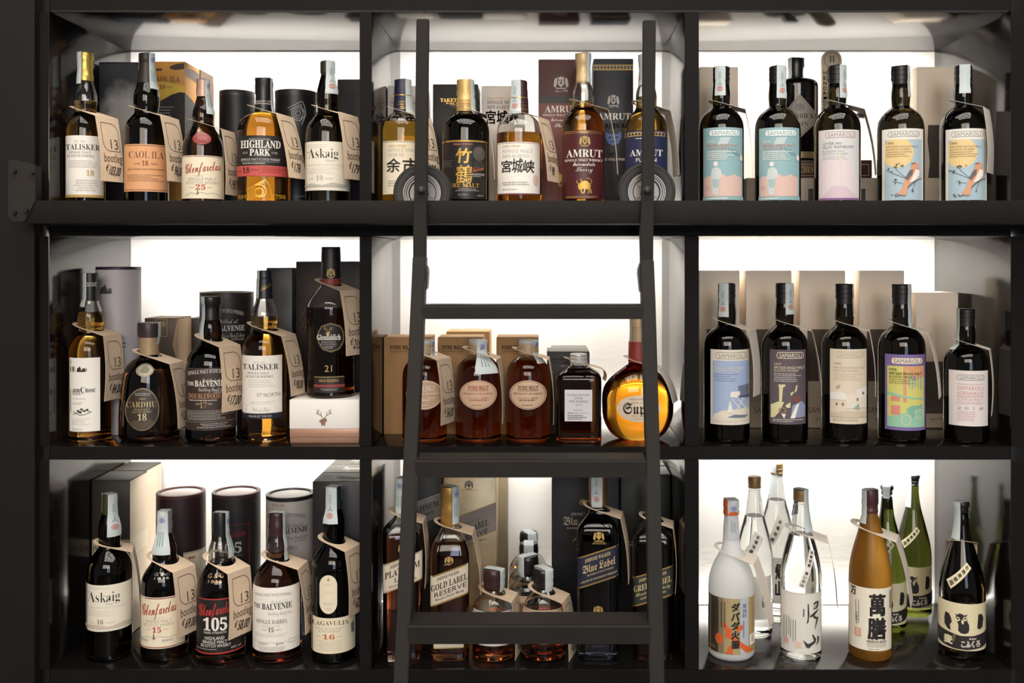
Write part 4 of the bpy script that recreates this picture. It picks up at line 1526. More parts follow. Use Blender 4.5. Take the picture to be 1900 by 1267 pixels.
def teal_art(b, p, lx0, lx1, y0):
    X = lambda t: lx0 + (lx1 - lx0) * t
    logo(p, X(.15), X(.93), y0 + 4, y0 + 16, mat('e3e8e6', .6), mat('86a4a8', .6))
    p.poly([(X(.44), y0 + 19), (X(.70), y0 + 18), (X(.62), y0 + 31), (X(.36), y0 + 33)], mat('bcc9c9', .6)).poly([(X(.62), y0 + 38), (X(.82), y0 + 40), (X(.95), y0 + 54), (X(.80), y0 + 50)], mat('7d9fa5', .6))
    p.text('2008', X(.1), X(.29), y0 + 24, y0 + 28.5, WHITE, 'bold').text('SPEYSIDE SINGLE MALT', X(.1), X(.88), y0 + 31, y0 + 35.5, mat('d99c92', .6), 'bold').text('SCOTCH WHISKY', X(.1), X(.66), y0 + 37, y0 + 41, mat('d99c92', .6), 'bold')
    p.rows(X(.1), X(.9), y0 + 44, y0 + 62, 5, PALEW, .45)
    p.poly([(X(.02), y0 + 95), (X(.1), y0 + 90), (X(.35), y0 + 91), (X(.48), y0 + 86), (X(.62), y0 + 92), (X(.78), y0 + 87), (X(.96), y0 + 93), (X(.96), y0 + 128), (X(.02), y0 + 128)], PALEP)
    G1, G2 = mat('a9bdbf', .6), mat('c9d2d0', .6)
    p.ell(X(.32), y0 + 68, 4.2, 5, PALEW, 14).poly([(X(.22), y0 + 78), (X(.28), y0 + 74), (X(.38), y0 + 74), (X(.45), y0 + 79), (X(.47), y0 + 93), (X(.41), y0 + 93), (X(.40), y0 + 106), (X(.37), y0 + 124), (X(.31), y0 + 126), (X(.25), y0 + 124), (X(.22), y0 + 105), (X(.2), y0 + 92)], G2)
    p.poly([(X(.23), y0 + 96), (X(.41), y0 + 96), (X(.39), y0 + 112), (X(.26), y0 + 112)], G1).ell(X(.95), y0 + 56, 2.5, 5.5, PALEW, 14)
    p.rows(X(.06), X(.2), y0 + 109, y0 + 118, 3, GREY, .25).rect(X(0), X(1), y0 + 128.5, y0 + 135, TEAL).rows(X(.06), X(.62), y0 + 130.5, y0 + 133, 1, PALEW, .8)
    b.end(p)


b, p = rum_bottle('dark bottle with teal label of a standing figure, against the divider', 'teal-labelled bottle against the divider', 0, 1338.5, .068, 122, 42, 1305.5, 1377, 236, 371, TEAL, -8, 176, 'pink', (88, 196, 9))
teal_art(b, p, 1305.5, 1377, 236)
b, p = rum_bottle('dark bottle with teal label of a standing figure, in front of the black gin bottle', 'teal-labelled bottle in front of the gin', 0, 1443, .066, 121, 43, 1409, 1482, 236, 371, TEAL, 28, 181, 'pink')
teal_art(b, p, 1409, 1482, 236)

PINKW = mat('ddd5d2', .6)
b, p = rum_bottle('dark bottle with pale pink and white label of a faint rainbow', 'pale pink-labelled bottle', 0, 1553, .07, 120, 44.5, 1519.5, 1593, 240, 371, PINKW, 48, 180, 'pink', (87, 194, 10))
logo(p, 1532, 1587, 244, 255, None, mat('9a9092', .6))
p.rect(1521, 1591, 258, 367, mat('d3d3d3', .6)).poly([(1521, 300), (1550, 290), (1575, 300), (1591, 330), (1591, 367), (1521, 367)], mat('dccfd0', .6))
p.text('OVER AN', 1528, 1561, 263, 268, GREYD).text('ISLAY RAINBOW', 1527.5, 1583, 269.5, 275, GREYD).text('BLENDED MALT', 1527.5, 1568, 278, 281.5, GREY).text('SCOTCH WHISKY', 1527.5, 1573, 283, 287, GREY).rows(1528, 1578, 290, 297, 2, LGREY, .4)
p.line([(1555, 282), (1560, 300), (1562, 320), (1561, 340)], 2.5, mat('ddd0bb', .6)).poly([(1524, 367), (1545, 345), (1568, 345), (1590, 367)], mat('d2bcc6', .6)).rect(1521, 1593, 367, 371, mat('86608f', .6))
b.end(p)


def bird_art(b, p, x0, x1, y0):
    X = lambda t: x0 + (x1 - x0) * t
    logo(p, X(.15), X(.9), y0 + 5, y0 + 15, None, mat('8a8688', .6))
    SKY, SUN = mat('a9bfc9', .6), mat('e3c78d', .6)
    xa, xb, ya, yb = X(.07), X(.96), y0 + 20, 371
    p.rect(xa, xb, ya, yb, SKY)
    cx, cy, r = X(.38), y0 + 44, 29
    pts = []
    for i in range(40):
        a = 2 * math.pi * i / 40
        pts.append((min(max(cx + r * math.cos(a), xa), xb), min(max(cy + r * math.sin(a), ya), yb)))
    p.poly(pts, SUN)
    T = mat('7b6a50', .6)
    p.text('1996', X(.11), X(.29), y0 + 24.5, y0 + 29, T, 'bold').text('SPEYSIDE SINGLE MALT', X(.11), X(.88), y0 + 31.5, y0 + 35.5, T).text('SCOTCH WHISKY', X(.11), X(.7), y0 + 37, y0 + 41, T).rows(X(.11), X(.88), y0 + 43, y0 + 55, 3, T, .3)
    BR = mat('4d4f52', .6)
    p.line([(X(.96), y0 + 92), (X(.82), y0 + 97), (X(.68), y0 + 106), (X(.5), y0 + 121), (X(.36), y0 + 126)], 1.3, BR).line([(X(.82), y0 + 97), (X(.55), y0 + 92), (X(.3), y0 + 84), (X(.1), y0 + 76)], .9, BR).line([(X(.6), y0 + 93), (X(.4), y0 + 80), (X(.3), y0 + 70)], .8, BR).line([(X(.5), y0 + 102), (X(.26), y0 + 98)], .8, BR).line([(X(.8), y0 + 100), (X(.72), y0 + 118)], .8, BR)
    for i in range(26):
        u, v = random.choice([(.12, 76), (.2, 79), (.3, 70), (.36, 68), (.45, 68), (.28, 97), (.34, 100), (.7, 116), (.76, 112), (.2, 125), (.3, 124), (.92, 84)])
        q, w = X(u + random.uniform(-.04, .04)), y0 + v + random.uniform(-3, 3)
        p.poly([(q, w), (q + 2, w - 1.3), (q + 4, w - .2), (q + 2, w + 1)], BR)
    OR = mat('d49a78', .6)
    p.poly([(X(.72), y0 + 66), (X(.78), y0 + 62), (X(.84), y0 + 64), (X(.86), y0 + 72), (X(.9), y0 + 82), (X(.84), y0 + 95), (X(.7), y0 + 100), (X(.62), y0 + 108), (X(.58), y0 + 124), (X(.38), y0 + 123), (X(.5), y0 + 108), (X(.55), y0 + 96), (X(.66), y0 + 80)], OR)
    p.poly([(X(.56), y0 + 92), (X(.66), y0 + 78), (X(.74), y0 + 76), (X(.72), y0 + 86), (X(.6), y0 + 98)], mat('6a5f60', .6)).poly([(X(.8), y0 + 76), (X(.88), y0 + 78), (X(.87), y0 + 88), (X(.78), y0 + 97), (X(.66), y0 + 101)], WHITE).poly([(X(.67), y0 + 66), (X(.75), y0 + 64), (X(.75), y0 + 67)], BR).ell(X(.77), y0 + 65, 1, 1, BLK, 8)
    b.end(p)


b, p = rum_bottle('dark bottle with long-tailed bird on its label, before the bright back wall', 'bird-labelled bottle before the bright wall', 0, 1671, .068, 121, 44.5, 1637, 1712, 238, 371, PALEW, 78, 178, None)
bird_art(b, p, 1637, 1712, 238)
b, p = rum_bottle('dark bottle with long-tailed bird on its label, next to the side panel', 'bird-labelled bottle next to the side panel', 0, 1787, .068, 120, 45, 1755, 1830, 238, 371, PALEW, 12, 172, None, (78, 200, 6))
bird_art(b, p, 1755, 1830, 238)

BEIGE = mat('e6d6c2', .65, noise=.08, scale=20)
BEIGES = mat('cfc3b4', .65)
carton('gift_box', 'plain beige carton behind the teal-labelled bottle at the divider', 1298, 1370, 124, .20, .085, BEIGE, 0)
r, p, g = carton('gift_box', 'plain beige carton behind the bird-labelled bottles', 1701, 1790, 124, .19, .085, BEIGE, 0)
p.poly([(1722, 232), (1748, 232), (1748, 330), (1722, 330), (1725, 300), (1721, 260)], mat('4b443f', .6))  # darker upright panel with one wavering edge
p.done('dark_panel', r)

st = thing('display_stand', 'bronze display stand with rounded plaque and dark name block on a beige plinth', 'stand', (P(1504, 0, .2).x, .225, Z_FLOORS[0]))
ox, oy, oz = st.location
def sb(name, x0, x1, y0, y1, ya, yb, m, bev=.001):
    a, c = P(x0, y1, ya), P(x1, y0, ya)
    return bbox(name, a.x - ox, c.x - ox, ya - oy, yb - oy, max(a.z - oz, .0003), c.z - oz, m, st, bev)
sb('plinth', 1385, 1628, 330, 416, .142, .262, mat('b5a99b', .6, noise=.06, scale=20))
for x in (1500, 1590):
    sb('plinth_inset', x, x + 16, 350, 400, .1405, .143, mat('3b3633', .6), .0005)
nb = sb('name_block', 1462, 1618, 297, 330, .146, .25, mat('3c2a2b', .5))
BZ = mat('8f8069', .42, .6, noise=.15, scale=20)
V, F = [], []
yq = .205
out = [(1525, 300)] + [(1543.5 - 18.5 * math.cos(i / 14 * math.pi), 111 - 18.5 * math.sin(i / 14 * math.pi)) for i in range(15)] + [(1562, 300)]
for d in (0, .008):
    for x, y in out:
        w = P(x, y, yq)
        V.append((w.x - ox, yq + d - oy, w.z - oz))
n = len(out)
F = [tuple(range(n)), tuple(reversed(range(n, 2 * n)))] + [(i, n + i, n + (i + 1) % n, (i + 1) % n) for i in range(n)]
pl = mk('plaque', V, F, BZ, st)
pp = Print(lambda x, y, e: Vector((P(x, y, yq).x - ox, yq - .0004 - e - oy, P(x, y, yq).z - oz)))
DK = mat('3c352b', .5)
pp.ring(1543.5, 111, 14.5, 14.5, .8, DK, 28).text('H', 1538.5, 1549, 104, 115, DK, 'serif')
pp.rot = None
for i, c in enumerate('HENDRICK'):
    pp.text(c, 1528, 1534, 131.5 + i * 9.6, 138.5 + i * 9.6, DK, 'bold')
pp.done('lettering', pl)
yq2 = .146
pq = Print(lambda x, y, e: Vector((P(x, y, yq2).x - ox, yq2 - .0004 - e - oy, P(x, y, yq2).z - oz)))
pq.frame(1468, 1612, 305, 325.5, 1, GOLDF).text('CHES', 1484, 1509, 309, 320, GOLDF, 'serif')
pq.done('lettering', nb)
a = P(1560, 213, .209)
V, F = lathe([(0, .003), (.036, .003), (.0362, .0085), (.041, .0065), (.047, .0085), (.0475, .003)], 16)
mk('peg', [(a.x - ox + z, .209 - oy + y, a.z - oz + x) for x, y, z in V], F, mat('2b261c', .5), st, 40)

b = Bottle('gin_bottle', 'squat black gin bottle with grey diamond label on the display stand', 'black gin bottle', 0, 1477, .196, 106, 41, 'gin', BLACKG, zfloor=P(0, 297, .146).z + .0003)
b.cap([(146, 14.5), (141, 14), (135, 13.2), (120, 14.2), (108, 13.6), (106, 12.5)], BLKM)
p = b.label(0, 0, 0, 0, mat('8d857b', .55), shape='poly', slope=[(1484, 174), (1517, 212), (1517, 223), (1484, 257), (1451, 223), (1451, 212)])
p.line([(1484, 178), (1514, 213), (1514, 222), (1484, 253), (1454, 222), (1454, 213)], .9, GREYD, True).text('HENDRICKS', 1452, 1516, 210, 219, BLK, 'serif', -.01).text('GIN', 1478, 1499, 226, 233, BLK, 'serif', -.01).crest(1484, 198, 16, 14, GREYD)
b.end(p)
q = b.label(1437, 1517, 281, 293, mat('b09a78', .4, .5), 'base_band')
b.seal(-62, 142, mark=None)

# ---------------------------------------------------------------- row 1, left compartment
b = Bottle('whisky_bottle', 'slim amber bottle with plain white rectangular label, aged 18, by the side panel', 'slim bottle with the plain white label', 1, 168, .07, 507, 41, 'talisker', CLEAR, AMBER, 579)
b.cap([(558, 13.4), (553, 13.2), (512, 13), (508, 12.6), (507, 11.5)], CAPB)
o = b.on_glass(.0003, 13.2)
o.text('ancnoc', 158, 179, 524, 531, WHITE, 'slab', .01)
o.done('lettering', b.root)
p = b.label(130, 185.5, 664, 801, mat('efebe2', .6))
p.line([(132.5, 668), (132.5, 677)], .8, BLK).text('18', 132, 139, 680, 690, BLK, 'bold').line([(140.5, 681), (140.5, 690)], .4, GREY)
BK = mat('35312e', .6)
p.poly([(143, 690), (144, 683), (147, 682), (148, 679), (150, 682), (152, 690)], BK).poly([(151, 690), (153, 684), (157, 683), (160, 687), (158, 690)], BK).ring(159, 686, 3, 3, .8, BK, 14)
p.text('anCnoc', 136, 177, 718, 728, BLK, 'serif', -.005).line([(132.5, 722), (132.5, 765)], .8, BLK).rows(136, 158, 729, 734, 2, GREYD, .4).rows(136, 160, 739, 741, 1, GREY).rows(136, 158, 746, 751, 2, LGREY)
p.line([(137, 769), (150, 763), (160, 761), (170, 765)], .9, BK).line([(137, 763), (148, 770), (158, 769), (168, 764)], .9, BK)
for x, y in ((146, 762), (152, 759), (157, 762), (162, 760), (150, 765)):
    p.ell(x, y, 2.6, 1.6, BK, 9)
p.rows(136, 172, 776, 790, 4, LGREY, .3).text('70cl 46% vol', 136, 153, 794, 798, GREY)
b.end(p)
b.seal(-65, 568, mark=None, wpx=14)
tag(b, 0, 56, '84,00', 607)

b = Bottle('whisky_bottle', 'squat flared dark bottle with oval label and silver medallion, aged 18', 'squat flared bottle with the medallion', 1, 277, .082, 600, 57, 'cardhu', BROWNG)
b.cap([(659, 18.3), (640, 18), (627, 18.3), (625.5, 18.3)], mat('a98f6f', .5, .2, noise=.3, scale=200), 'cap_sleeve')
b.cap([(626.5, 19), (625.5, 20.6), (615, 21), (604, 20.8), (601, 20), (600, 17.5)], mat('3d3032', .4, .2), 'cap')
q = b.label(247, 287, 676, 699.5, mat('a39a86', .45, .4, noise=.3, scale=150), 'medallion', .0012, shape='ellipse')
q.ring(267, 687.7, 18, 10.5, .8, mat('5e574a', .5)).poly([(255, 689), (261, 682), (270, 681), (279, 686), (274, 693), (262, 694)], mat('7c7463', .5))
b.end(q, 'emblem')
p = b.label(232, 296, 720, 800, mat('33291f', .45, noise=.3, scale=30), shape='ellipse')
GB2 = mat('bda77a', .45, .3)
p.ring(264, 760, 30.5, 38.5, .7, GB2).rows(248, 281, 730, 736, 2, GREY, .4, 'c').text('1824', 258, 270, 738.5, 742, GB2, 'bold').text('CARDHU', 234.5, 290, 745.5, 756, GB2, 'serif', -.012).text('SINGLE MALT', 249, 278, 758.5, 761.5, GB2).text('SCOTCH WHISKY', 246, 281, 763, 766, GB2).text('18', 256, 272, 767.5, 780, mat('d8c79a', .45), 'serif', -.008)
p.poly([(240, 784), (250, 779), (262, 782), (276, 778), (288, 783), (280, 792), (264, 797), (248, 792)], mat('4e4030', .5))
b.end(p)
b.seal(70, 655, mark=None)
tag(b, 0, 62, '120,00', 664, fwd=.056, flare=14)

b = Bottle('whisky_bottle', 'brown-labelled dark bottle with wax capsule, aged 17', 'brown-labelled bottle aged 17', 1, 392, .072, 551, 48, 'balvenie', BROWNG)
b.cap([(594, 17), (585, 16.8), (574, 15.2), (569, 15.6), (564, 18), (555, 18.3), (552, 17.8), (551, 16)], mat('201a1b', .35))
p = b.label(344.5, 439.5, 683, 799, mat('3a2b25', .55))
p.text('SINGLE MALT SCOTCH WHISKY', 350, 434, 690, 697, LGREY, 'serif', 0, 0, 5).text('Distilled at', 376, 407, 702, 709, LGREY, 'script').text('THE', 349, 361, 709, 715.5, WHITE, 'serif').text('BALVENIE', 362.5, 415, 706, 717, WHITE, 'serif', .01).text('Distillery Banffshire', 369, 417, 719, 726, LGREY, 'script').text('SCOTLAND', 396, 415, 727, 730, LGREY)
p.text('DOUBLEWOOD.', 351, 410, 730, 740, mat('bb8a63', .55), 'serif', -.006).rows(353, 420, 742, 745, 1, LGREY, .6).text('AGED', 364, 371, 748, 751, LGREY).text('17', 371.5, 384, 746, 757, mat('bb8a63', .55), 'serif').text('YEARS', 385, 394, 748, 751, LGREY).line([(346, 762), (438, 762)], .5, GREY).rows(350, 434, 764, 781, 6, GREY, .4).line([(346, 783), (438, 783)], .5, GREY).rows(364, 430, 786, 796, 3, GREY, .4, 'c')
b.end(p)
b.seal(-68, 628, mark='blue', wpx=18)
tag(b, 0, 47, '17,00', 640, fwd=.050, flare=9)

b = Bottle('whisky_bottle', 'clear amber bottle with navy capsule and white label reading 57 degrees north', 'navy-capped white-labelled bottle', 1, 491, .068, 502, 41, 'talisker', CLEAR, AMBER, 587)
b.cap([(554.5, 15.5), (549, 15.2), (548, 14.8), (517, 14), (516, 13.2), (504, 13), (502, 12)], mat('1b1d29', .4))
o = b.on_glass(.0003, 14.6)
o.text('Talisker', 484, 505, 527, 535, GOLD, 'script', .012, slope=-.55)
o.done('lettering', b.root)
p = b.label(449.5, 523, 660, 777, WHITE)
p.text('ESTD 1830', 472, 492, 671, 674, GREY).text('TALISKER', 451.5, 516, 675.5, 686, BLK, 'serif', -.006).text('SINGLE MALT', 460, 499, 690, 694.5, GREYD, 'serif', -.01).text('SCOTCH WHISKY', 457, 507, 696.5, 701, GREYD, 'serif', -.01).rows(462, 516, 705, 720, 4, LGREY, .25)
p.text("57\u00b0NORTH", 477, 519, 729, 736, GREYD, 'sans', -.01).line([(455, 770), (460, 752), (470, 744), (468, 757), (480, 764), (500, 762)], .5, LGREY).text('Isle of Skye', 469, 500, 755, 763, LGREY, 'script').rows(470, 518, 745, 752, 2, LGREY, .2).rect(449.5, 523, 767, 777, mat('1e2130', .5)).text('MADE BY THE SEA', 463, 504, 770.5, 774, LGREY, 'bold')
b.end(p)
b.seal(-75, 552, 548, mark=None)
tag(b, 0, 62, '90,00', 606)

# white presentation base, and the bottle that stands on it
yb0, yb1 = .03, .135
a, c = P(537, 823.6, yb0), P(667, 741.5, yb0)
zf = Z_FLOORS[1] + .0003
BLOCKS.append((a.x - .002, c.x + .002, yb0 - .002, yb1 + .002, zf - .01, c.z + .001))
base = thing('presentation_box', 'white and wood presentation box with a stag under the tall flask bottle', 'box', ((a.x + c.x) / 2, (yb0 + yb1) / 2, zf))
w2, H = (c.x - a.x) / 2, c.z - zf
bbox('wood_base', -w2 + .001, w2 - .001, -.0515, .0515, 0, .0105, mat('8d6a55', .55, noise=.3, scale=40, stretch=(1, 1, 8)), base, .0006)
bbox('copper_band', -w2 + .0005, w2 - .0005, -.052, .052, .0107, .0265, mat('b58b74', .4, .3), base, .0006)
bbox('white_lid', -w2, w2, -.0525, .0525, .0267, H, mat('efebe4', .55), base, .0012)
p = Print(lambda x, y, e: Vector((P(x, y, yb0).x - base.location.x, -.0528 - e, P(x, y, yb0).z - zf)))
ST = mat('8a6a55', .5)


def stag(p, cx, cy, s, m):
    q = lambda pts: [(cx + x * s, cy + y * s) for x, y in pts]
    p.poly(q([(-9, 8), (-4, 4), (-1, 3), (2, 2), (5, 4), (6, 8), (3, 10), (2, 18), (-1, 15), (-4, 18), (-5, 12), (-8, 10)]), m)
    for g in (1, -1):
        p.line(q([(g * 1.5, 2), (g * 5, -2), (g * 11, -6), (g * 13, -14)]), 1.1 * s, m).line(q([(g * 5, -2), (g * 6, -9)]), 1 * s, m).line(q([(g * 9, -5), (g * 15, -7)]), 1 * s, m).line(q([(g * 11, -6), (g * 9, -13)]), 1 * s, m)


stag(p, 601, 773, 1.0, ST)
p.done('stag_emblem', base)
zs = zf + H + .0004
b = Bottle('whisky_bottle', 'tall amber flask bottle on the white box, black shield label with stag, aged 21', 'flask bottle on the white box', 1, 614, .082, 458, 45.5, 'glenfid', CLEAR, RUBY, 570, zfloor=zs)
b.cap([(531, 18.3), (527, 18.5), (500, 17.8), (470, 17), (460, 16.8), (458, 15.5)], mat('1d1718', .45))
o = b.on_glass(.0003, 18)
o.crest(614, 506, 15, 18, GOLDF, BLK).rect(597, 631, 518, 529, mat('6d2b25', .5))
for x in (601, 608, 615, 622, 628):
    o.ring(x, 520 + (x % 3), 3.5, 4.5, .9, mat('a04a3d', .5), 12)
o.done('printed_band', b.root)
o = b.label(0, 0, 0, 0, mat('1c1715', .5), shape='poly', slope=[(596, 604), (603, 601), (614, 598), (625, 601), (632, 604), (636, 610), (640, 617), (640, 636), (636, 645), (630, 650), (614, 655), (598, 650), (592, 645), (588, 636), (588, 617), (592, 610)])
pts = [(597, 606), (614, 600.5), (631, 606), (637.5, 618), (637.5, 635), (629, 648), (614, 652.5), (599, 648), (590.5, 635), (590.5, 618)]
o.line(pts, .9, GOLDF, True)
stag(o, 609, 614, .55, GOLDF)
o.text('Glenfiddich', 588, 632, 620.5, 631, WHITE, 'serif', .008).text('SINGLE MALT', 596, 623, 633.5, 636, LGREY).text('SCOTCH WHISKY', 594, 625, 637.5, 640, LGREY).rows(595, 624, 642, 648, 3, GREY, .4, 'c')
b.end(o)
o = b.on_glass()
o.text('21', 602, 616, 678, 690, GOLDF, 'sans')
o.done('lettering', b.root)
o = b.label(582, 640, 698, 729, mat('231b19', .5), 'lower_label')
o.line([(582, 700), (640, 700)], .9, GOLDF).text('GRAN RESERVA', 591, 629, 704, 709, GOLDF, 'serif').rect(582, 640, 714, 719, mat('8b3a31', .5)).rows(590, 632, 721.5, 726, 2, GREY, .4, 'c')
b.end(o)
b.seal(95, 520, 485, mark=None, wpx=13)
tag(b, 0, 50, '215', 532)

r, p = tube('gift_tube', 'tall pale grey cardboard tube with dark rim behind the slim bottle', 220, 42.5, 495, .152, mat('b6b0b2', .5, noise=.05, scale=20), 1, mat('2b2230', .4), BLK, lidh=5)
BK2 = mat('4a474a', .6)
p.poly([(186, 545), (188, 534), (193, 531), (195, 527), (198, 533), (201, 545)], BK2).poly([(199, 545), (203, 536), (206, 536), (208, 545)], BK2).ring(204, 539, 4.5, 4.5, 1, BK2, 14).text('ancnoc', 182, 233, 636, 645, BK2, 'slab', .012)
p.done('printed_mark', r)
r, p, g = carton('gift_box', 'brown carton numbered 18 behind the squat flared bottle', 268, 329, 590, .2, .08, mat('43301f', .5, noise=.2, scale=15), 1)
p.frame(290, 310, 592, 624, .7, GOLDF).text('18', 294, 307, 596, 606, GOLDF, 'serif', -.012).poly([(329, 592), (329, 680), (326, 660), (320, 640), (326, 610)], mat('a88d6a', .5))
p.done('printed_front', r)
g.rect(0, 1, 592, 791, mat('9a8064', .55, noise=.2, scale=20))
g.done('printed_side', r)
carton('gift_box', 'dark brown carton between the numbered brown carton and the dark tube', 350, 384, 590, .282, .074, mat('221b16', .5), 1)
r, p = tube('gift_tube', 'dark tube with arched white lettering behind the brown-labelled bottle', 421, 50.5, 541, .215, mat('241c18', .5, noise=.2, scale=20), 1, mat('3a322b', .35, .3), BLK, lidh=9)
p.text('SINGLE MALT SCOTCH WHISKY', 380, 452, 580, 587, LGREY, 'serif', 0, 0, 7).text('Distilled at', 398, 441, 592, 600, LGREY, 'script').text('THE BALVENIE', 378, 453, 604, 614, WHITE, 'serif').text('Distillery Banffshire', 400, 453, 618, 626, LGREY, 'script').text('SCOTLAND', 429, 452, 628, 632, LGREY, 'serif')
p.done('lettering', r)
carton('gift_box', 'black carton between the dark tube and the maroon carton', 494, 542, 497, .185, .085, mat('141519', .45, noise=.25, scale=12), 1)
r, p, g = carton('gift_box', 'tall maroon-black carton behind the flask bottle', 549, 684, 485, .20, .085, mat('1f1415', .5, noise=.3, scale=25), 1)
for i in range(5):
    p.ring(562 + (i % 2) * 5, 575 + i * 9, 5, 6, .9, mat('4d2423', .5), 14)
p.done('printed_scroll', r)

# ---------------------------------------------------------------- row 1, middle compartment
KR = mat('a98153', .75, noise=.12, scale=90)
KRT = mat('b8946a', .75, noise=.1, scale=90)


def pure(label, short, cx, hw, ink, tagarg, sealarg, labm):
    b = Bottle('whisky_bottle', label, short, 1, cx, .07, 632, hw, 'puremalt', CLEAR, DEEP, 668)
    b.cap([(657.5, 17.6), (655, 17.8), (640, 17.8), (638.5, 17)], mat('a98f70', .4, noise=.4, scale=250), 'cork')
    b.cap([(640, 17), (638, 17.8), (634, 17.8), (632, 16.5)], mat('b9b6b0', .3), 'cap')
    p = b.label(cx - 33.5, cx + 33.5, 705.5, 760, labm, shape='ellipse')
    p.ring(cx, 732.7, 31.8, 25.8, .8, ink).text('PURE MALT', cx - 18, cx + 18, 716, 723.5, ink, 'slab', .014).line([(cx - 18, 725.3), (cx + 18, 725.3)], .6, ink).text('PRODUCT OF NIKKA', cx - 26, cx + 26, 729, 732, ink, 'serif').text('\u30a6\u30a4\u30b9\u30ad\u30fc  \u539f\u6750\u6599', cx - 18, cx + 18, 737, 740.5, ink).rows(cx - 16, cx + 17, 741.5, 744.5, 1, ink, .6).rows(cx - 12, cx + 16, 751, 753, 1, ink, .6)
    b.end(p)
    b.seal(*sealarg[:2], mark='blue', wpx=sealarg[2])
    tag(b, 0, *tagarg, fwd=.045, back=.026, hole=.0245)
    return b


OV = mat('d6b698', .65, noise=.05, scale=150)
pure('amber bottle with white-printed oval label, behind the first ladder upright', 'amber bottle behind the first upright', 788, 41.3, mat('efe6d8', .6), (62, '54,00', 664), (62, 668, 13), mat('c29f82', .65))
pure('amber bottle with red-printed oval label', 'amber bottle with red-printed oval', 887.5, 41.8, mat('b5564a', .6), (82, None, 664), (25, 690, 21), OV)
pure('amber bottle with black-printed oval label', 'amber bottle with black-printed oval', 980, 40.5, BROWN, (74, '49,00', 664), (58, 672, 17), OV)

b = Bottle('whisky_bottle', 'square dark brown bottle with glass-clear cap and small white label', 'square bottle with the small white label', 1, 1073.5, .066, 657, 42, 'barrel', CLEAR, DEEP, 684, sect='square')
b.cap([(676, 15.4), (674, 16.4), (671, 16.4), (670, 15.4), (668, 15.4), (667, 16.2), (664, 16.2), (663, 15.3), (661, 15.3), (660, 16), (658, 15.6), (657, 14)], mat('b9b8b4', .25, .2), 'cap')
p = b.label(1048.5, 1098, 723, 781.5, mat('dfdde0', .55))
p.text('NIKKA WHISKY', 1053, 1094, 731, 734.5, GREYD, 'slab').text('FROM', 1066, 1081, 737, 740.5, GREYD, 'slab').text('THE BARREL', 1056, 1091, 743, 746.5, GREYD, 'slab').text('alc 51.4', 1068, 1080, 749.5, 752.5, GREYD).text('\u30a6\u30a4\u30b9\u30ad\u30fc', 1065, 1082, 759, 762.5, BLK).text('\u539f\u6750\u6599 \u30e2\u30eb\u30c8 \u30b0\u30ec\u30fc\u30f3', 1054, 1093, 764.5, 768, BLK).rows(1054, 1094, 770, 780, 3, GREYD, .5)
b.end(p)
tag(b, 0, 96, None, 676, fwd=.047, flare=6, w=.046, L=.022)

b = Bottle('whisky_bottle', 'round-bodied orange flask bottle with oval label, behind the second upright', 'round orange flask bottle', 1, 1183, .075, 578, 66.5, 'flask', CLEAR, ORANGE, None, sect='flat')
b.cap([(673.5, 17.6), (669, 17.5), (636, 17), (635, 16.5)], mat('8d3028', .5), 'neck_label', sect=None)
b.cap([(636, 14), (634, 14.3), (616, 14.2), (615, 13.3), (609, 13.3), (608, 14.2), (590, 14.2), (580, 14), (578, 12.5)], mat('d3b489', .45, .2))
o = b.on_glass(.0003, 17.6)
o.rect(1168, 1202, 641, 642.2, GOLD).rect(1168, 1202, 668, 669, GOLD).crest(1185, 655, 20, 18, GOLD)
o.done('lettering', b.root)
p = b.label(1145, 1224.5, 738, 789, mat('ead9c3', .6), shape='ellipse')
p.text('NIKKA WHISKY', 1168, 1202, 743.5, 747, BROWN).text('RARE OLD', 1174, 1197, 750, 753.5, GOLDF).text('Super', 1157, 1214, 752, 773, mat('2c2018', .6), 'black', .008).text('SINCE 1962', 1172, 1198, 774.5, 778, GOLDF).text('BLENDED', 1177, 1194, 780.5, 783.5, GOLDF)
b.end(p)
b.seal(-72, 667, 620, mark=None, wpx=14)
tag(b, 0, 76, None, 683, flare=24, fwd=.054, w=.046, L=.075, m=KRAFTW)

zk = Z_FLOORS[1]
for (nm, x0, x1, yk, dk, tp, tx) in (('kraft carton at the divider, behind the first amber bottle', 712, 799, .1235, .075, 625.5, (723.5, 768)), ('kraft carton behind the red-printed oval', 812, 895, .1235, .075, 625.5, (821, 861)), ('kraft carton behind the black-printed oval', 921, 999, .1235, .075, 625.5, (931, 971))):
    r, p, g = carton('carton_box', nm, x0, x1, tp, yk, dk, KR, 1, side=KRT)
    p.text('PURE MALT', tx[0], tx[1], 641, 648, mat('33281e', .7), 'slab', .014).line([(tx[0], 651.5), (tx[1], 651.5)], .8, mat('33281e', .7)).text('PRODUCT OF NIKKA', tx[0] + 2, tx[1] - 2, 654, 656, BROWN)
    p.done('lettering', r)
carton('carton_box', 'taller kraft carton pushed behind the other kraft cartons', 828, 908, 615, .235, .08, KR, 1, side=KRT)
r, p, g = carton('carton_box', 'grey carton with white lettering behind the square bottle', 1015, 1094, 652, .125, .09, mat('33322f', .6), 1, side=mat('77736d', .6))  # lighter top flap: the light falling on it is put into its colour
p.text('NIKKA WHISKY', 1022.5, 1079, 664, 668.5, WHITE, 'slab', .012).text('FROM THE BARREL', 1022.5, 1086, 671, 674.5, WHITE, 'slab', .012).text('alc 51.4', 1041, 1054, 677, 680, LGREY)
p.done('lettering', r)
carton('carton_box', 'second grey carton standing behind the lettered grey carton', 1023, 1091, 647, .222, .085, mat('3b3a37', .6), 1, side=mat('77736d', .6))  # same lightened flap colour, standing in for light on top

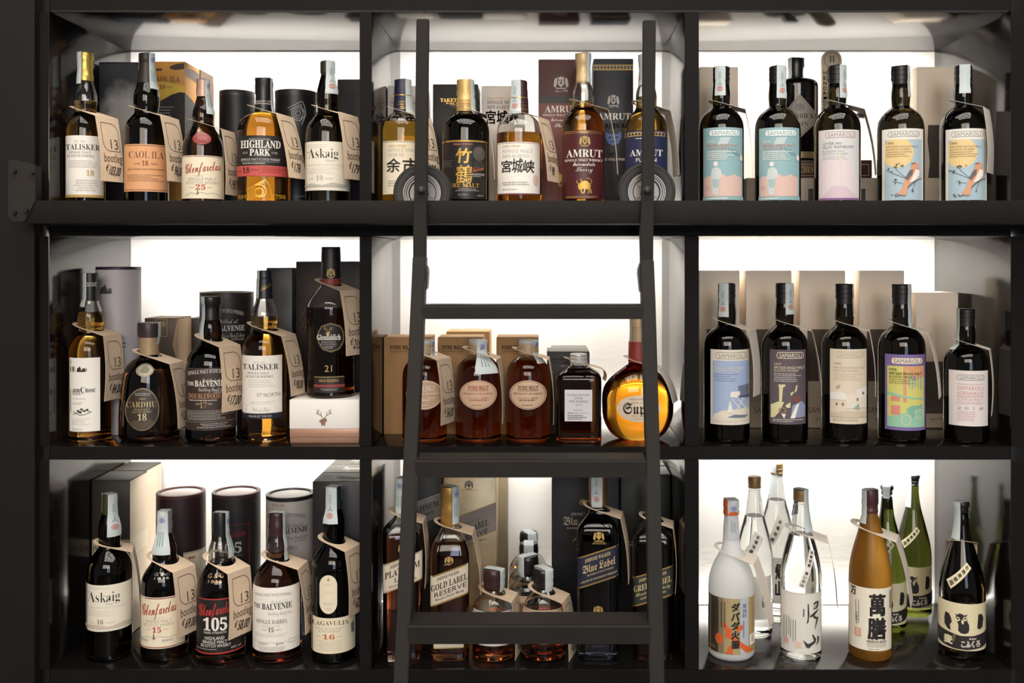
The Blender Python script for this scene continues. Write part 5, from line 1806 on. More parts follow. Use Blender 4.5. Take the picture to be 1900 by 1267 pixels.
# ---------------------------------------------------------------- row 1, right compartment
b, p = rum_bottle('dark bottle with blue label of a folding chair', 'bottle with the blue folding-chair label', 1, 1348.5, .068, 526, 43, 1319, 1390, 649, 788.5, mat('ddd6c6', .6), -22, 587, 'pink', (74, 596, 10))
X0 = 1319
logo(p, 1329, 1384, 654, 666, None, mat('8f8878', .6))
p.rect(1323, 1388, 669.5, 777, mat('9fb0cf', .6)).poly([(1323, 777), (1325, 770), (1340, 762), (1362, 760), (1388, 757), (1388, 777)], mat('ddd6c2', .6))
p.text('1997', 1326, 1339, 675, 679, WHITE, 'bold').text('ISLAND SINGLE MALT', 1326, 1379, 681, 685.5, WHITE, 'bold').text('SCOTCH WHISKY', 1326, 1371, 687, 691, WHITE, 'bold').rows(1326, 1376, 694, 710, 4, mat('6f7f9f', .6), .3)
CH = mat('6c768c', .6)
p.poly([(1369, 716), (1388, 713), (1388, 737), (1369, 735)], CH).poly([(1356, 727), (1372, 726), (1372, 738), (1354, 737)], PALEW).line([(1358, 740), (1380, 768)], 1.3, PALEW).line([(1378, 738), (1360, 772)], 1.3, PALEW).line([(1368, 740), (1388, 766)], 1.3, PALEW).line([(1388, 742), (1374, 774)], 1.3, PALEW).poly([(1370, 734), (1388, 733), (1388, 738), (1368, 737)], mat('4a5266', .6)).poly([(1349, 766), (1354, 742), (1360, 766)], PALEW).poly([(1350, 774), (1362, 769), (1387, 771), (1380, 775)], CH)
p.rows(1324, 1384, 780, 785, 2, LGREY, .4)
b.end(p)

b, p = rum_bottle('dark bottle with dark grey label of a jazz musician', 'bottle with the dark grey label', 1, 1456, .067, 526, 43.5, 1429, 1494, 649, 787.5, mat('5b5057', .6), 38, 582, 'pink', (88, 597, 11))
logo(p, 1442, 1490, 654, 665, None, CREAM)
p.text('1997', 1437, 1449.5, 674, 678, CREAM, 'bold').text('SPEYSIDE SINGLE MALT', 1437, 1491, 680, 684.5, CREAM, 'bold').text('SCOTCH WHISKY', 1437, 1481, 686, 690, CREAM, 'bold').rows(1437, 1489, 693, 710, 5, LGREY, .4)
YL = mat('d3cd9d', .6)
p.poly([(1444, 714), (1457, 713), (1457, 717), (1453, 719), (1451, 745), (1446, 745), (1446, 719)], YL).poly([(1431, 752), (1445, 745), (1455, 746), (1448, 762), (1438, 775), (1431, 776)], YL)
p.poly([(1468, 735), (1471, 729), (1477, 726), (1479, 714), (1476, 716), (1474, 726), (1466, 729)], YL).poly([(1470, 737), (1483, 735), (1486, 742), (1480, 748), (1472, 747)], mat('7b4a42', .6)).poly([(1470, 752), (1486, 744), (1492, 752), (1492, 774), (1466, 776)], mat('8c94b0', .6)).poly([(1476, 752), (1482, 748), (1474, 776), (1466, 776)], WHITE).ring(1452, 762, 7, 6, 2, mat('a07a5c', .6), 16).poly([(1457, 752), (1466, 746), (1466, 756), (1460, 757)], YL).poly([(1450, 768), (1458, 768), (1455, 777)], PALEW)
p.rows(1435, 1489, 778, 784, 2, LGREY, .5)
b.end(p)

b, p = rum_bottle('dark bottle with cream label of white village houses', 'bottle with the cream village label', 1, 1567, .068, 527, 43.5, 1540.5, 1607, 648, 787, mat('dccfb9', .6), 88, 586, None, (88, 600, 11))
logo(p, 1553, 1600, 653, 664, None, mat('b5a993', .6))
TN = mat('b3a58d', .6)
p.text('1995', 1548, 1561, 673, 677, mat('d2a394', .6), 'bold').text('HIGHLAND SINGLE MALT', 1548, 1604, 680, 684, TN).text('SCOTCH WHISKY', 1548, 1594, 686, 690, TN).rows(1548, 1602, 693, 708, 4, mat('cbbca2', .6), .4)
p.poly([(1541, 730), (1560, 726), (1572, 733), (1572, 742), (1541, 742)], PALEW).poly([(1552, 716), (1560, 714), (1558, 720), (1552, 722)], TN).poly([(1570, 734), (1590, 730), (1606, 736), (1606, 757), (1570, 757)], mat('e3d8c6', .6)).poly([(1586, 724), (1606, 718), (1606, 738), (1590, 738)], PALEW)
for x, y in ((1553, 750), (1564, 750), (1590, 741), (1600, 730)):
    p.rect(x - 1.6, x + 1.6, y - 2.5, y + 2.5, mat('8f6a57', .6))
p.poly([(1541, 768), (1570, 762), (1606, 764), (1606, 774), (1541, 774)], mat('cabda6', .6)).poly([(1583, 757), (1592, 748), (1594, 760)], mat('93b0a4', .6)).rows(1547, 1602, 777, 783, 2, TN, .4)
b.end(p)

b, p = rum_bottle('dark bottle with green and yellow label of a racing cyclist in a purple frame', 'bottle with the purple-framed cyclist label', 1, 1673, .07, 528, 45, 1642.5, 1716, 658, 799, mat('7c66a0', .6), 70, 606, None, (84, 604, 12))
logo(p, 1654, 1711, 664, 676, CREAM, mat('6b5a86', .6))
p.rect(1647, 1713, 679.5, 793, mat('d0cb73', .6)).poly([(1680, 680), (1713, 680), (1713, 700), (1695, 706)], mat('d9a06f', .6)).poly([(1676, 680), (1682, 680), (1682, 735), (1676, 735)], mat('d99a78', .6)).rect(1654, 1670, 736, 745, mat('d88a7c', .6)).rect(1654, 1670, 753, 770, mat('d88a7c', .6)).rect(1676, 1682, 737, 746, mat('d88a7c', .6))
SG = mat('93c3a6', .6)
p.poly([(1647, 727), (1680, 735), (1713, 739), (1713, 742), (1680, 739), (1647, 733)], SG).poly([(1647, 774), (1670, 770), (1690, 760), (1713, 757), (1713, 793), (1647, 793)], SG)
GT = mat('7fb39b', .6)
p.ring(1681, 779, 9, 10, 1.4, YL, 24).ring(1704, 768, 8, 9, 1.4, YL, 24).poly([(1682, 758), (1692, 752), (1702, 753), (1710, 758), (1700, 760), (1694, 764), (1698, 770), (1692, 776), (1689, 768), (1684, 765)], GT).ell(1707, 753, 3, 2.6, GT, 12)
TD = mat('6b6138', .6)
p.text('1995', 1651, 1664, 684, 688.5, TD, 'bold').text('SPEYSIDE SINGLE MALT', 1651, 1709, 691, 695.5, TD, 'bold').text('SCOTCH WHISKY', 1651, 1697, 697.5, 701.5, TD, 'bold').rows(1651, 1703, 704, 714, 3, TD, .3)
p.vrows(1686, 1711, 697, 725, 5, mat('7fa9c4', .6), .35)
b.end(p)

b, p = rum_bottle('shorter dark bottle with white label in pink lettering', 'shorter bottle with pink lettering', 1, 1792.5, .058, 574, 43.5, 1761, 1832, 688, 791, PINKW, -75, 648, None, (86, 652, 1.5, .042), shape='rum')
logo(p, 1776, 1825, 696, 705.5, None, mat('8a8688', .6))
PKI = mat('cf9a9c', .6)
p.line([(1777, 713), (1823, 713)], .9, PKI).text('SAMAROLI', 1777, 1823, 716.5, 724, PKI).text('IJORAMACH', 1777, 1823, 726.5, 733, PKI).line([(1777, 735.5), (1823, 735.5)], 1.2, PKI).text('SCOTCH MALT', 1777, 1823, 738.5, 744, PKI, 'sans', -.01).text('SCOTCH WHISKY', 1777, 1823, 746, 750, PKI).text('2 0 1 8', 1777, 1823, 755, 760, GREY).rows(1777, 1823, 764, 783, 5, PKI, .25)
b.end(p)

BXS = 'carton'
for i, (x0, x1, nm, tp) in enumerate(((1297, 1372.5, 'beige carton nearest the divider, behind the folding-chair label', 502), (1384, 1469, 'beige carton behind the dark grey label', 502), (1484, 1568.5, 'beige carton behind the cream village label', 502), (1594.5, 1678, 'beige carton behind the purple-framed label', 502), (1699, 1778, 'shorter beige carton behind the shorter pink-lettered bottle', 543))):
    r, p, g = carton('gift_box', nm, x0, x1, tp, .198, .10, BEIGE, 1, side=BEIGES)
    PD = mat('5d534c', .6)
    c = (x0 + x1) / 2
    yt = 611 if i < 4 else 671
    p.rect(x0 + 14, x1 - 14, yt, yt + 96, PD).text(SAM, x0 + 16, x1 - 16, 755, 766, mat('7a6d62', .6), 'sans').text('Since 1968', c - 14, c + 14, 775, 779, mat('7a6d62', .6), 'script')
    p.done('printed_front', r)

# ---------------------------------------------------------------- row 2, left compartment
b = Bottle('whisky_bottle', 'tall dark bottle with ivory label, aged 16, in the dark corner by the side panel', 'ivory-labelled bottle in the dark corner', 2, 203.5, .07, 919, 43, 'askaig', DARKG)
b.cap([(972, 14.5), (958, 14.8), (946, 14.2), (922, 13.6), (919, 12.5)], mat('3a3b21', .4))
p = b.label(160, 246, 1086, 1172, IVORY)
p.rows(164, 205, 1091, 1094, 1, LGREY, .4).text('PORT', 161, 168, 1098, 1102, GREY, 'serif', -.01).text('Askaig', 164, 222, 1099, 1117.5, BLK, 'serif', -.016).text('Islay', 196, 210, 1119, 1123, GREY, 'serif', -.01).text('SINGLE MALT SCOTCH WHISKY', 163, 234, 1126, 1129, LGREY).rows(164, 216, 1134, 1145, 4, LGREY, .25)
p.text('AGED', 167, 177, 1154, 1157, LGREY).text('16', 180.5, 192, 1149.5, 1158, GREYD, 'serif', -.008).text('YEARS', 195, 213, 1154, 1157, LGREY).poly([(160, 1161), (180, 1159), (205, 1163), (228, 1158), (246, 1161), (246, 1167), (160, 1167)], mat('c6b9a9', .6))
b.end(p)
b.seal(28, 994, mark='pink', wpx=19)
tag(b, 0, 86, None, 1017, flare=9)

b = Bottle('whisky_bottle', 'dark bottle with cream label in red script, aged 15', 'cream-labelled bottle in the lowest row', 2, 305.5, .068, 951, 45, 'glenf', BROWNG)
b.cap([(1006, 16), (1000, 15), (988, 13.6), (972, 13.4), (971, 12.8), (955, 12.8), (951, 11.5)], mat('8d8189', .4, .3))
p = b.label(260, 343, 1109, 1204, CREAM)
p.rect(260, 343, 1110.5, 1112, DKRED).text('Glenfarclas', 264, 327, 1119, 1140, RED, 'script', .004, slope=-.12).text('HIGHLAND', 278, 306, 1144.5, 1148, LGREY).text('SINGLE MALT', 271, 318, 1150, 1155.5, GREY).text('SCOTCH WHISKY', 267, 322, 1157, 1162, GREY).text('15', 283, 299, 1163.5, 1173.5, RED, 'serif').line([(273, 1168), (280, 1168)], .8, GREY).line([(302, 1168), (312, 1168)], .8, GREY)
p.line([(264, 1186), (276, 1181), (287, 1184), (296, 1180), (312, 1184), (326, 1181), (338, 1185)], .8, GREY).poly([(284, 1186), (285, 1178), (286, 1173), (287, 1178), (288, 1186)], GREYD).rows(263, 282, 1187, 1191, 1, GREY, .7).rows(301, 325, 1187, 1191, 1, GREY, .7).rect(260, 343, 1200.5, 1202, DKRED)
b.end(p)
e = b.on_glass(.0005)
e.text('G & G', 282, 318, 1066, 1071, SILV, 'bold').text('1836', 284, 316, 1073, 1077, SILV, 'bold')
e.done('embossing', b.root)
b.seal(-22, 1027, mark='blue', wpx=20)
tag(b, 0, 46, '69,00', 1052, fwd=.056)

b = Bottle('whisky_bottle', 'dark bottle with black and red label numbered 105', 'black-labelled bottle numbered 105', 2, 410, .062, 954, 46, 'glenf', CLEAR, RUBY, 1045)
b.cap([(1006, 15.5), (998, 15), (985, 14.2), (958, 13.8), (954, 12.5)], BLKM)
p = b.label(365, 454, 1111, 1214, mat('1c1919', .5))
p.rect(365, 454, 1111.5, 1113.5, RED).text('Glenfarclas', 370, 432, 1119, 1141, RED, 'script', .012, slope=-.12).text('105', 378, 421, 1146, 1170, WHITE, 'serif', .012).text('CASK STRENGTH', 379, 420, 1172, 1176, WHITE, 'bold').text('HIGHLAND', 381, 416, 1181, 1187, WHITE, 'bold').text('SINGLE MALT', 377, 421, 1188.5, 1194, WHITE, 'bold').text('SCOTCH WHISKY', 374, 428, 1195.5, 1201, WHITE, 'bold').rows(367, 425, 1204, 1207, 1, GREY).text('60% vol', 428, 446, 1203, 1207, LGREY).rect(365, 454, 1211, 1213.5, RED)
b.end(p)
e = b.on_glass(.0005)
e.text('G & G', 380, 416, 1068, 1075, mat('c0a080', .3, .5), 'bold').text('1836', 384, 412, 1078, 1083, mat('c0a080', .3, .5), 'bold')
e.done('embossing', b.root)
b.seal(62, 1035, mark='blue', wpx=14)
tag(b, 0, 44, '58,00', 1055, fwd=.058)

b = Bottle('whisky_bottle', 'dark bottle with wide white label and brown wax capsule, aged 15', 'wide white-labelled bottle in the lowest row', 2, 514.8, .066, 954, 45.5, 'balvenie', CLEAR, RUBY, 1028)
b.cap([(1024, 18), (1012, 16.6), (998, 15.2), (986, 15), (976, 15.8), (973, 14.6), (960, 14.8), (956, 14.4), (954, 13)], mat('37201f', .35))
p = b.label(468, 556, 1091, 1210, WHITE)
p.text('SINGLE MALT SCOTCH WHISKY', 474, 541, 1103, 1108, GREYD, 'serif', -.01, 0, 2).text('Distilled at', 504, 533, 1114, 1121, GREY, 'script').text('THE', 473, 484, 1122, 1130, BLK, 'serif').text('BALVENIE', 487, 541, 1120, 1131, BLK, 'serif').text('Distillery Banffshire', 498, 541, 1135, 1141, GREY, 'script').text('SINGLE BARREL', 477, 533, 1150, 1157.5, GREYD, 'serif', -.01).text('SHERRY CASK', 487, 520, 1160, 1163, LGREY).text('AGED', 487, 496, 1167, 1170, GREY).text('15', 498, 508, 1164, 1172.5, BLK, 'serif', -.006).text('YEARS', 510, 521, 1167, 1170, GREY)
p.rows(475, 544, 1176, 1183, 2, LGREY, .3).line([(472, 1192), (535, 1192)], .6, GREY).text('1971', 482, 496, 1193, 1197, GREYD, 'script').text('879', 512, 525, 1193, 1197, GREYD, 'script').rows(477, 533, 1200, 1209, 3, GREY, .4, 'c').rows(534, 552, 1188, 1200, 2, LGREY, .3)
b.end(p)
b.seal(68, 1040, 1020, mark='pink', wpx=16)
tag(b, 0, 66, '85,00', 1040)

b = Bottle('whisky_bottle', 'tall dark bottle with narrow oval medallion above a cream label, aged 16', 'tall cream-labelled bottle beside the divider', 2, 619.5, .062, 905, 41, 'askaig', DARKG)
b.cap([(950, 14.5), (944, 14.8), (920, 14.4), (908, 14), (905, 12.8)], mat('23302c', .4))
p = b.label(578.5, 659, 1147, 1213, CREAM)
p.text('LAGAVULIN', 580, 647, 1155, 1163, BROWN, 'serif', -.008, 0, 3).text('ISLAY SINGLE MALT', 587, 637, 1165, 1168.5, GREY, 'serif', -.01).text('SCOTCH WHISKY', 591, 632, 1170, 1173.5, GREY, 'serif', -.01).text('16', 599, 621, 1177, 1186, mat('c0603f', .6), 'serif').line([(588, 1182), (596, 1182)], .8, GREY).line([(624, 1182), (634, 1182)], .8, GREY).rows(586, 640, 1189, 1209, 6, LGREY, .3, 'c').poly([(650, 1164), (655, 1160), (656, 1180), (651, 1182)], GREYD)
b.end(p)
q = b.label(0, 0, 0, 0, CREAM, 'medallion', shape='poly', slope=[(609.5 + 16 * math.sin(a) , 1103 - (20 * math.cos(a) + 16 * (1 if math.cos(a) > 0 else -1))) for a in [2 * math.pi * i / 28 + .11 for i in range(28)]])
q.poly([(607, 1077), (609.5, 1070), (612, 1077), (609.5, 1079)], GOLDF).rows(600, 619, 1083, 1088, 2, LGREY, .4, 'c').line([(597, 1105), (604, 1099), (612, 1101), (622, 1098)], .7, LGREY).rows(599, 620, 1118, 1124, 2, LGREY, .4, 'c').rows(603, 617, 1128, 1133, 2, LGREY, .4, 'c')
b.end(q)
b.seal(-24, 970, 930, mark='pink', wpx=22)
tag(b, 0, 58, '62,00', 1012)

OLB = mat('2a2620', .55, noise=.15, scale=15)
OLS = mat('d3c2aa', .65, noise=.05, scale=30)
r, p, g = carton('gift_box', 'dark carton with beige side and beige front label by the side panel', 170, 241, 891, .165, .088, OLB, 2)
p.rect(171, 241, 1001, 1033, mat('b3a88f', .6)).text('PORT Askaig', 172, 232, 1012, 1026, BLK, 'serif', -.012)
p.done('front_label', r)
g.rect(0, 1, 893, 1178, OLS).rect(0, 1, 1001, 1033, mat('dccfb6', .6))
g.done('beige_side', r)
r, p, g = carton('gift_box', 'taller dark carton with beige side standing behind another', 209, 271, 872, .262, .085, OLB, 2)
g.rect(0, 1, 874, 1145, OLS)
g.done('beige_side', r)
TB = mat('2c171a', .5, noise=.15, scale=15)
r, p = tube('gift_tube', 'maroon cardboard tube with cream cap in the lowest row', 336, 46.5, 911, .195, TB, 2, mat('4a2a2b', .4), mat('b7a8a4', .6), lidh=6)
p.rect(340, 380, 1027, 1090, CREAM).line([(341, 1029), (380, 1029)], .8, BLK).rows(350, 366, 1036, 1043, 1, RED, .6)
p.done('printed_label', r)
r, p = tube('gift_tube', 'black cardboard tube numbered 105 with cream cap', 438.5, 45.5, 910, .195, mat('191617', .5, noise=.3, scale=40), 2, mat('3c2526', .4), mat('b7aaa7', .6), lidh=6)
p.frame(400, 462, 974, 1060, 1.1, DKRED).text('Glenfarclas', 404, 455, 981, 998, DKRED, 'script', .01, slope=-.12).text('105', 405, 448, 1006, 1026, LGREY, 'serif', .01).text('CASK STRENGTH', 405, 448, 1029, 1033, GREY, 'bold')
p.done('printed_front', r)
r, p = tube('gift_tube', 'silver-grey cardboard tube with arched dark lettering and silver cap', 538.5, 45, 914, .195, mat('b9b3ac', .45, .1, noise=.08, scale=30), 2, mat('1b1a1a', .4), mat('a09c98', .45, .3), lidh=7)
p.text('ESTD 1892', 506, 528, 936, 940, GREYD).text('SINGLE MALT SCOTCH WHISKY', 497, 566, 958, 965, GREYD, 'serif', 0, 0, 6).text('Distilled at', 533, 562, 972, 979, GREYD, 'script').text('THE BALVENIE', 498, 570, 980, 990, BLK, 'serif').text('Distillery Banffshire', 523, 570, 994, 1001, GREYD, 'script').text('SCOTLAND', 545, 567, 1003, 1007, GREYD).text('SINGLE BARREL', 505, 552, 1013, 1020, GREYD, 'serif', -.01).rows(560, 580, 1050, 1180, 24, GREYD, .3)
p.done('lettering', r)
for i, (nm, yy) in enumerate((('black carton foremost of three beside the divider', .112), ('black carton in the middle of three beside the divider', .194), ('black carton rearmost of three beside the divider', .275))):
    kk = (D0 + .112) / (D0 + yy)
    x0 = 1013 - (1013 - 580) * kk
    tp = 480 + (893 - 480) * kk
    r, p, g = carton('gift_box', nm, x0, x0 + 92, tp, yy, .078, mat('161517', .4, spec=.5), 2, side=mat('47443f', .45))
    tf = Print(lambda x, y, e: Vector((-r['_w'] / 2 + x * r['_w'], -.039 + y * .078, r['_h'] + .0003 + e)))
    tf.text('Lagavulin', .35, .85, .7, .35, LGREY, 'script')
    tf.done('lettering', r)

# ---------------------------------------------------------------- row 2, middle compartment
SLOPE = -.35
LB = mat('d9cdb9', .6, noise=.04, scale=100)


def slanted(b, x0, x1, ym, hh, m, edge, lines, ink):
    p = b.label(x0, x1, ym - hh, ym + hh, m, slope=SLOPE)
    xm = (x0 + x1) / 2
    Y = lambda x, d: ym + d + SLOPE * (x - xm)
    for d in (-hh + 1.5, hh - 1.5):
        p.line([(x0, Y(x0, d)), (xm, Y(xm, d)), (x1, Y(x1, d))], 2.6, edge)
    for body, a, c, d0, d1, sty in lines:
        mid = (a + c) / 2
        o = SLOPE * (mid - xm)
        p.text(body, a, c, ym + d0 + o, ym + d1 + o, ink, sty, 0.0, slope=SLOPE)
    b.end(p)


b = Bottle('whisky_bottle', 'square bottle with slanted white and gold label, behind the first ladder stile', 'square bottle behind the first stile', 2, 747, .07, 889, 37, 'square', CLEAR, liquid('dark_brown_liquid', (.12, .03, .01)), 985, sect='square')
b.cap([(957, 14), (950, 14.2), (900, 13.4), (892, 13), (889, 12)], mat('2a2426', .4, .3))
slanted(b, 711.5, 783, 1062, 27, LB, GB2, [('JOHNNIE WALKER', 724, 770, -21, -15, 'serif'), ('PLATINUM', 715, 778, -11, 1, 'serif'), ('LABEL', 732, 762, 5, 13, 'serif'), ('Blended Scotch Whisky', 722, 772, 16, 20, 'script')], BLK)
o = b.on_glass()
o.crest(747, 1017, 16, 18, GOLDF)
o.done('crest', b.root)
b.seal(-22, 953, mark='blue', wpx=17)
tag(b, 0, 78, '150', 958, flare=11)

b = Bottle('whisky_bottle', 'dark amber bottle with gold cap and slanted gold-edged label', 'gold-capped bottle with the slanted label', 2, 834.5, .07, 904, 36, 'gold', CLEAR, DEEP, 1003, sect='square')
b.cap([(979, 15.8), (974, 17), (952, 16.8), (945, 17.4), (940, 16.4), (926, 16.6), (921, 17.2), (908, 16.8), (905, 16), (904, 14.5)], mat('b98e4e', .35, .6))
slanted(b, 799.5, 868, 1086, 28.5, LB, GOLD, [('JOHNNIE WALKER', 811, 851, -22, -16.5, 'serif'), ('GOLD LABEL', 801, 866, -11, .5, 'serif'), ('RESERVE', 807, 864, 4, 13, 'sans'), ('Blended Scotch Whisky', 808, 860, 15.5, 20, 'script')], BLK)
o = b.on_glass()
o.crest(833, 1039, 16, 14, GOLDF).rows(824, 843, 1047, 1050, 1, GOLDF, .5)
o.done('crest', b.root)
o = b.label(805, 860, 1190, 1203, LB, 'lower_label')
o.rect(805, 860, 1201, 1203, GOLDF)
b.end(o)
b.seal(42, 971, mark='blue', wpx=16)
tag(b, 0, 84, None, 986, flare=8)

WAXB = mat('3a2223', .35)
WAXK = mat('1d1a1b', .3)


def small(label, short, cx, y, top, hw, wax, lab, sealarg, tagarg, ring=True):
    b = Bottle('whisky_bottle', label, short, 2, cx, y, top, hw, 'wax', CLEAR, RUBY, top + 71)
    s = hw / 41
    b.cap([(top + 38 * s, 15.5 * s), (top + 36 * s, 17.5 * s), (top + 31 * s, 19 * s), (top + 24 * s, 19.2 * s), (top + 21 * s, 18.6 * s), (top + 18 * s, 19.6 * s), (top + 8 * s, 19.4 * s), (top + 2 * s, 18.4 * s), (top, 16.5 * s)], wax, 'wax_cap')
    p = b.label(cx - hw * .97, cx + hw * .97, top + 78 * s, top + 140 * s, lab)
    p.line([(cx - hw * .9, top + 80 * s), (cx + hw * .9, top + 80 * s)], .7, GREYD).text('WHISKY', cx - 20, cx + 20, top + 90 * s, top + 99 * s, BLK, 'serif').rows(cx - 28, cx + 28, top + 104 * s, top + 136 * s, 7, GREYD, .35, 'c')
    b.end(p)
    if sealarg:
        b.seal(*sealarg, mark=None, wpx=18)
    if tagarg:
        tag(b, 0, *tagarg, back=.026, fwd=.045, hole=.0215, L=.118)
    return b


small('small bottle with brown wax cap, behind the lowest ladder rung', 'small brown-waxed bottle', 916.5, .07, 1059, 41, WAXB, WHITE, (60, 1098), (72, '45,00', 1096))
small('small bottle with black wax cap and grey seal, behind the lowest ladder rung', 'small black-waxed bottle', 1008.5, .07, 1057, 40.5, WAXK, OV, (35, 1097), (74, '45,00', 1094))
for i, (cx, y, lb) in enumerate(((980, .150, 'small black-waxed bottle first of the three in file behind'), (981, .2352, 'small black-waxed bottle second of the three in file behind'), (981, .3205, 'small black-waxed bottle rearmost of the three in file'))):
    k = (D0 + .07) / (D0 + y)
    top = 480 + (1057 - 480) * k
    bb = small(lb, lb, cx, y, top, 40.5 * k, WAXK, OV if i < 2 else WHITE, ((-50, 0, 25)[i], top + 38 * k), None)

b = Bottle('whisky_bottle', 'dark blue square bottle with gold cap and slanted navy label', 'dark blue bottle with the slanted navy label', 2, 1109.5, .07, 872, 38.5, 'square', glass('dark_blue_glass', (.10, .11, .17)), sect='square')
b.cap([(942, 14), (938, 16.5), (925, 17), (918, 16.5), (912, 17.2), (885, 16.8), (874, 16.2), (872, 15)], mat('9a6d46', .35, .6))
slanted(b, 1072, 1147.5, 1052, 29.5, mat('20243a', .5), GOLD, [('JOHNNIE WALKER', 1086, 1132, -22, -15.5, 'serif'), ('Blue Label', 1082, 1141, -11, 4, 'black'), ('BLENDED SCOTCH WHISKY', 1090, 1138, 8, 11, 'serif'), ('A BLEND OF OUR RAREST WHISKIES', 1078, 1144, 17.5, 21, 'serif')], mat('d0b987', .5))
o = b.on_glass()
o.crest(1111, 995, 20, 18, GOLDF).rows(1096, 1128, 1005, 1011, 2, GOLDF, .4, 'c').crest(1110, 1132, 18, 18, GOLDF)
o.done('crest', b.root)
b.seal(-8, 940, mark='pink', wpx=21)
tag(b, 0, 84, None, 944, flare=10)

b = Bottle('whisky_bottle', 'square bottle with slanted green label, behind the second ladder stile', 'green-labelled bottle behind the second stile', 2, 1211.5, .07, 900, 37.7, 'square', CLEAR, liquid('dark_brown_liquid', (.12, .03, .01)), 990, sect='square')
b.cap([(966, 14), (960, 14.6), (915, 14), (903, 13.6), (900, 12.4)], mat('1c2421', .4))
slanted(b, 1174.5, 1248.5, 1088, 28, mat('2a3128', .5), GOLD, [('JOHNNIE WALKER', 1186, 1236, -21, -15.5, 'serif'), ('GREEN LABEL', 1177, 1245, -10, 1, 'serif'), ('Blended Malt Whisky', 1180, 1243, 4, 10, 'script'), ('AGED 15 YEARS', 1188, 1235, 14, 18, 'serif')], mat('d0b987', .5))
b.seal(150, 960, mark=None)
tag(b, 0, 84, None, 970, flare=8)

FOIL = mat('c8b48f', .38, .55, noise=.15, scale=60)
r, p, g = carton('gift_box', 'dark carton with slanted silver label behind the first ladder stile', 748, 819, 868, .18, .085, mat('1d1a18', .5, noise=.2, scale=20), 2)
q = lambda x, d: 943 + d + -.36 * (x - 796)
p.poly([(748, q(748, -20)), (819, q(819, -20)), (819, q(819, 22)), (748, q(748, 22))], mat('77706a', .5)).line([(748, q(748, -20)), (819, q(819, -20))], 1.2, SILV).line([(748, q(748, 22)), (819, q(819, 22))], 1.2, SILV).text('PLATINUM', 757, 814, 938, 948, BLK, 'serif', 0, -.36).text('LABEL', 780, 806, 950, 956, BLK, 'serif', 0, -.36).text('JOHNNIE WALKER', 768, 808, 929, 934, GREY, 'serif', 0, -.36)
p.done('printed_front', r)
r, p, g = carton('gift_box', 'gold foil carton with slanted label and dark crest', 822, 921, 866, .20, .085, FOIL, 2, side=mat('cbb58f', .4, .5))
p.crest(870, 899, 16, 17, GREYD).line([(854, 909), (886, 909)], .7, GREYD)
q = lambda x, d: 977 + d - .38 * (x - 870)
p.poly([(822, q(822, -26)), (921, q(921, -26)), (921, q(921, 26)), (822, q(822, 26))], mat('978b80', .5)).line([(822, q(822, -26)), (921, q(921, -26))], 1.2, GOLD).line([(822, q(822, 26)), (921, q(921, 26))], 1.2, GOLD)
p.text('JOHNNIE WALKER', 858, 892, 965, 970, GREYD, 'serif', 0, -.38).text('GOLD LABEL', 838, 907, 974, 986, BLK, 'serif', 0, -.36).text('RESERVE', 848, 905, 989, 998, BLK, 'sans', 0, -.36).text('Blended Scotch Whisky', 860, 902, 1003, 1008, GREYD, 'script', 0, -.36)
p.done('printed_front', r)
carton('gift_box', 'second gold foil carton standing behind the first', 842, 941, 852, .288, .068, mat('8f7d5f', .42, .5, noise=.15, scale=60), 2)
r, p, g = carton('gift_box', 'navy-black carton with gold blackletter title', 1024, 1149, 860, .21, .09, mat('15161b', .5, noise=.2, scale=15), 2)
p.crest(1082, 931, 14, 12, GOLDF).text('JOHNNIE WALKER', 1059, 1105, 951, 956, LGREY, 'serif').text('Blue Label', 1046, 1118, 958, 974, mat('c9bda5', .5), 'black').text('BLENDED SCOTCH WHISKY', 1052, 1112, 978, 981, LGREY, 'serif').line([(1063, 1004), (1069, 998)], 1.5, GOLDF)
p.done('printed_front', r)
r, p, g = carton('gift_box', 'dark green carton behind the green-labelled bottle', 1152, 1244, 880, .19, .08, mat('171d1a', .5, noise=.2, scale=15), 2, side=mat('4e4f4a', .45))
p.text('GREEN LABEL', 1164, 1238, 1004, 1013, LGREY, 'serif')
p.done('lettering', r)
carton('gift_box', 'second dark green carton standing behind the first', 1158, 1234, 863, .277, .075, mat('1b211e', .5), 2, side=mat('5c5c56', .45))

# ---------------------------------------------------------------- row 2, right compartment
def strip(b, pts, words, m=None, ink=None, w=None, ang=None):
    """slanting paper strip pasted round the shoulder"""
    o = b.label(0, 0, 0, 0, m or mat('ddd6c4', .6), 'shoulder_strip', shape='poly', slope=pts)
    (x0, y0), (x1, y1) = ((pts[0][0] + pts[1][0]) / 2, (pts[0][1] + pts[1][1]) / 2), ((pts[2][0] + pts[3][0]) / 2, (pts[2][1] + pts[3][1]) / 2)
    n = len(words)
    a = math.atan2(y1 - y0, x1 - x0) - math.pi / 2
    sz = w or 5.5
    for i, c in enumerate(words):
        t = (i + .6) / (n + .2)
        cx, cy = x0 + (x1 - x0) * t, y0 + (y1 - y0) * t
        o.rot = (cx, cy, a)
        if c != ' ':
            o.text(c, cx - sz / 2, cx + sz / 2, cy - sz / 2, cy + sz / 2, ink or BK, 'sans', .01)
        o.rot = None
    b.end(o)


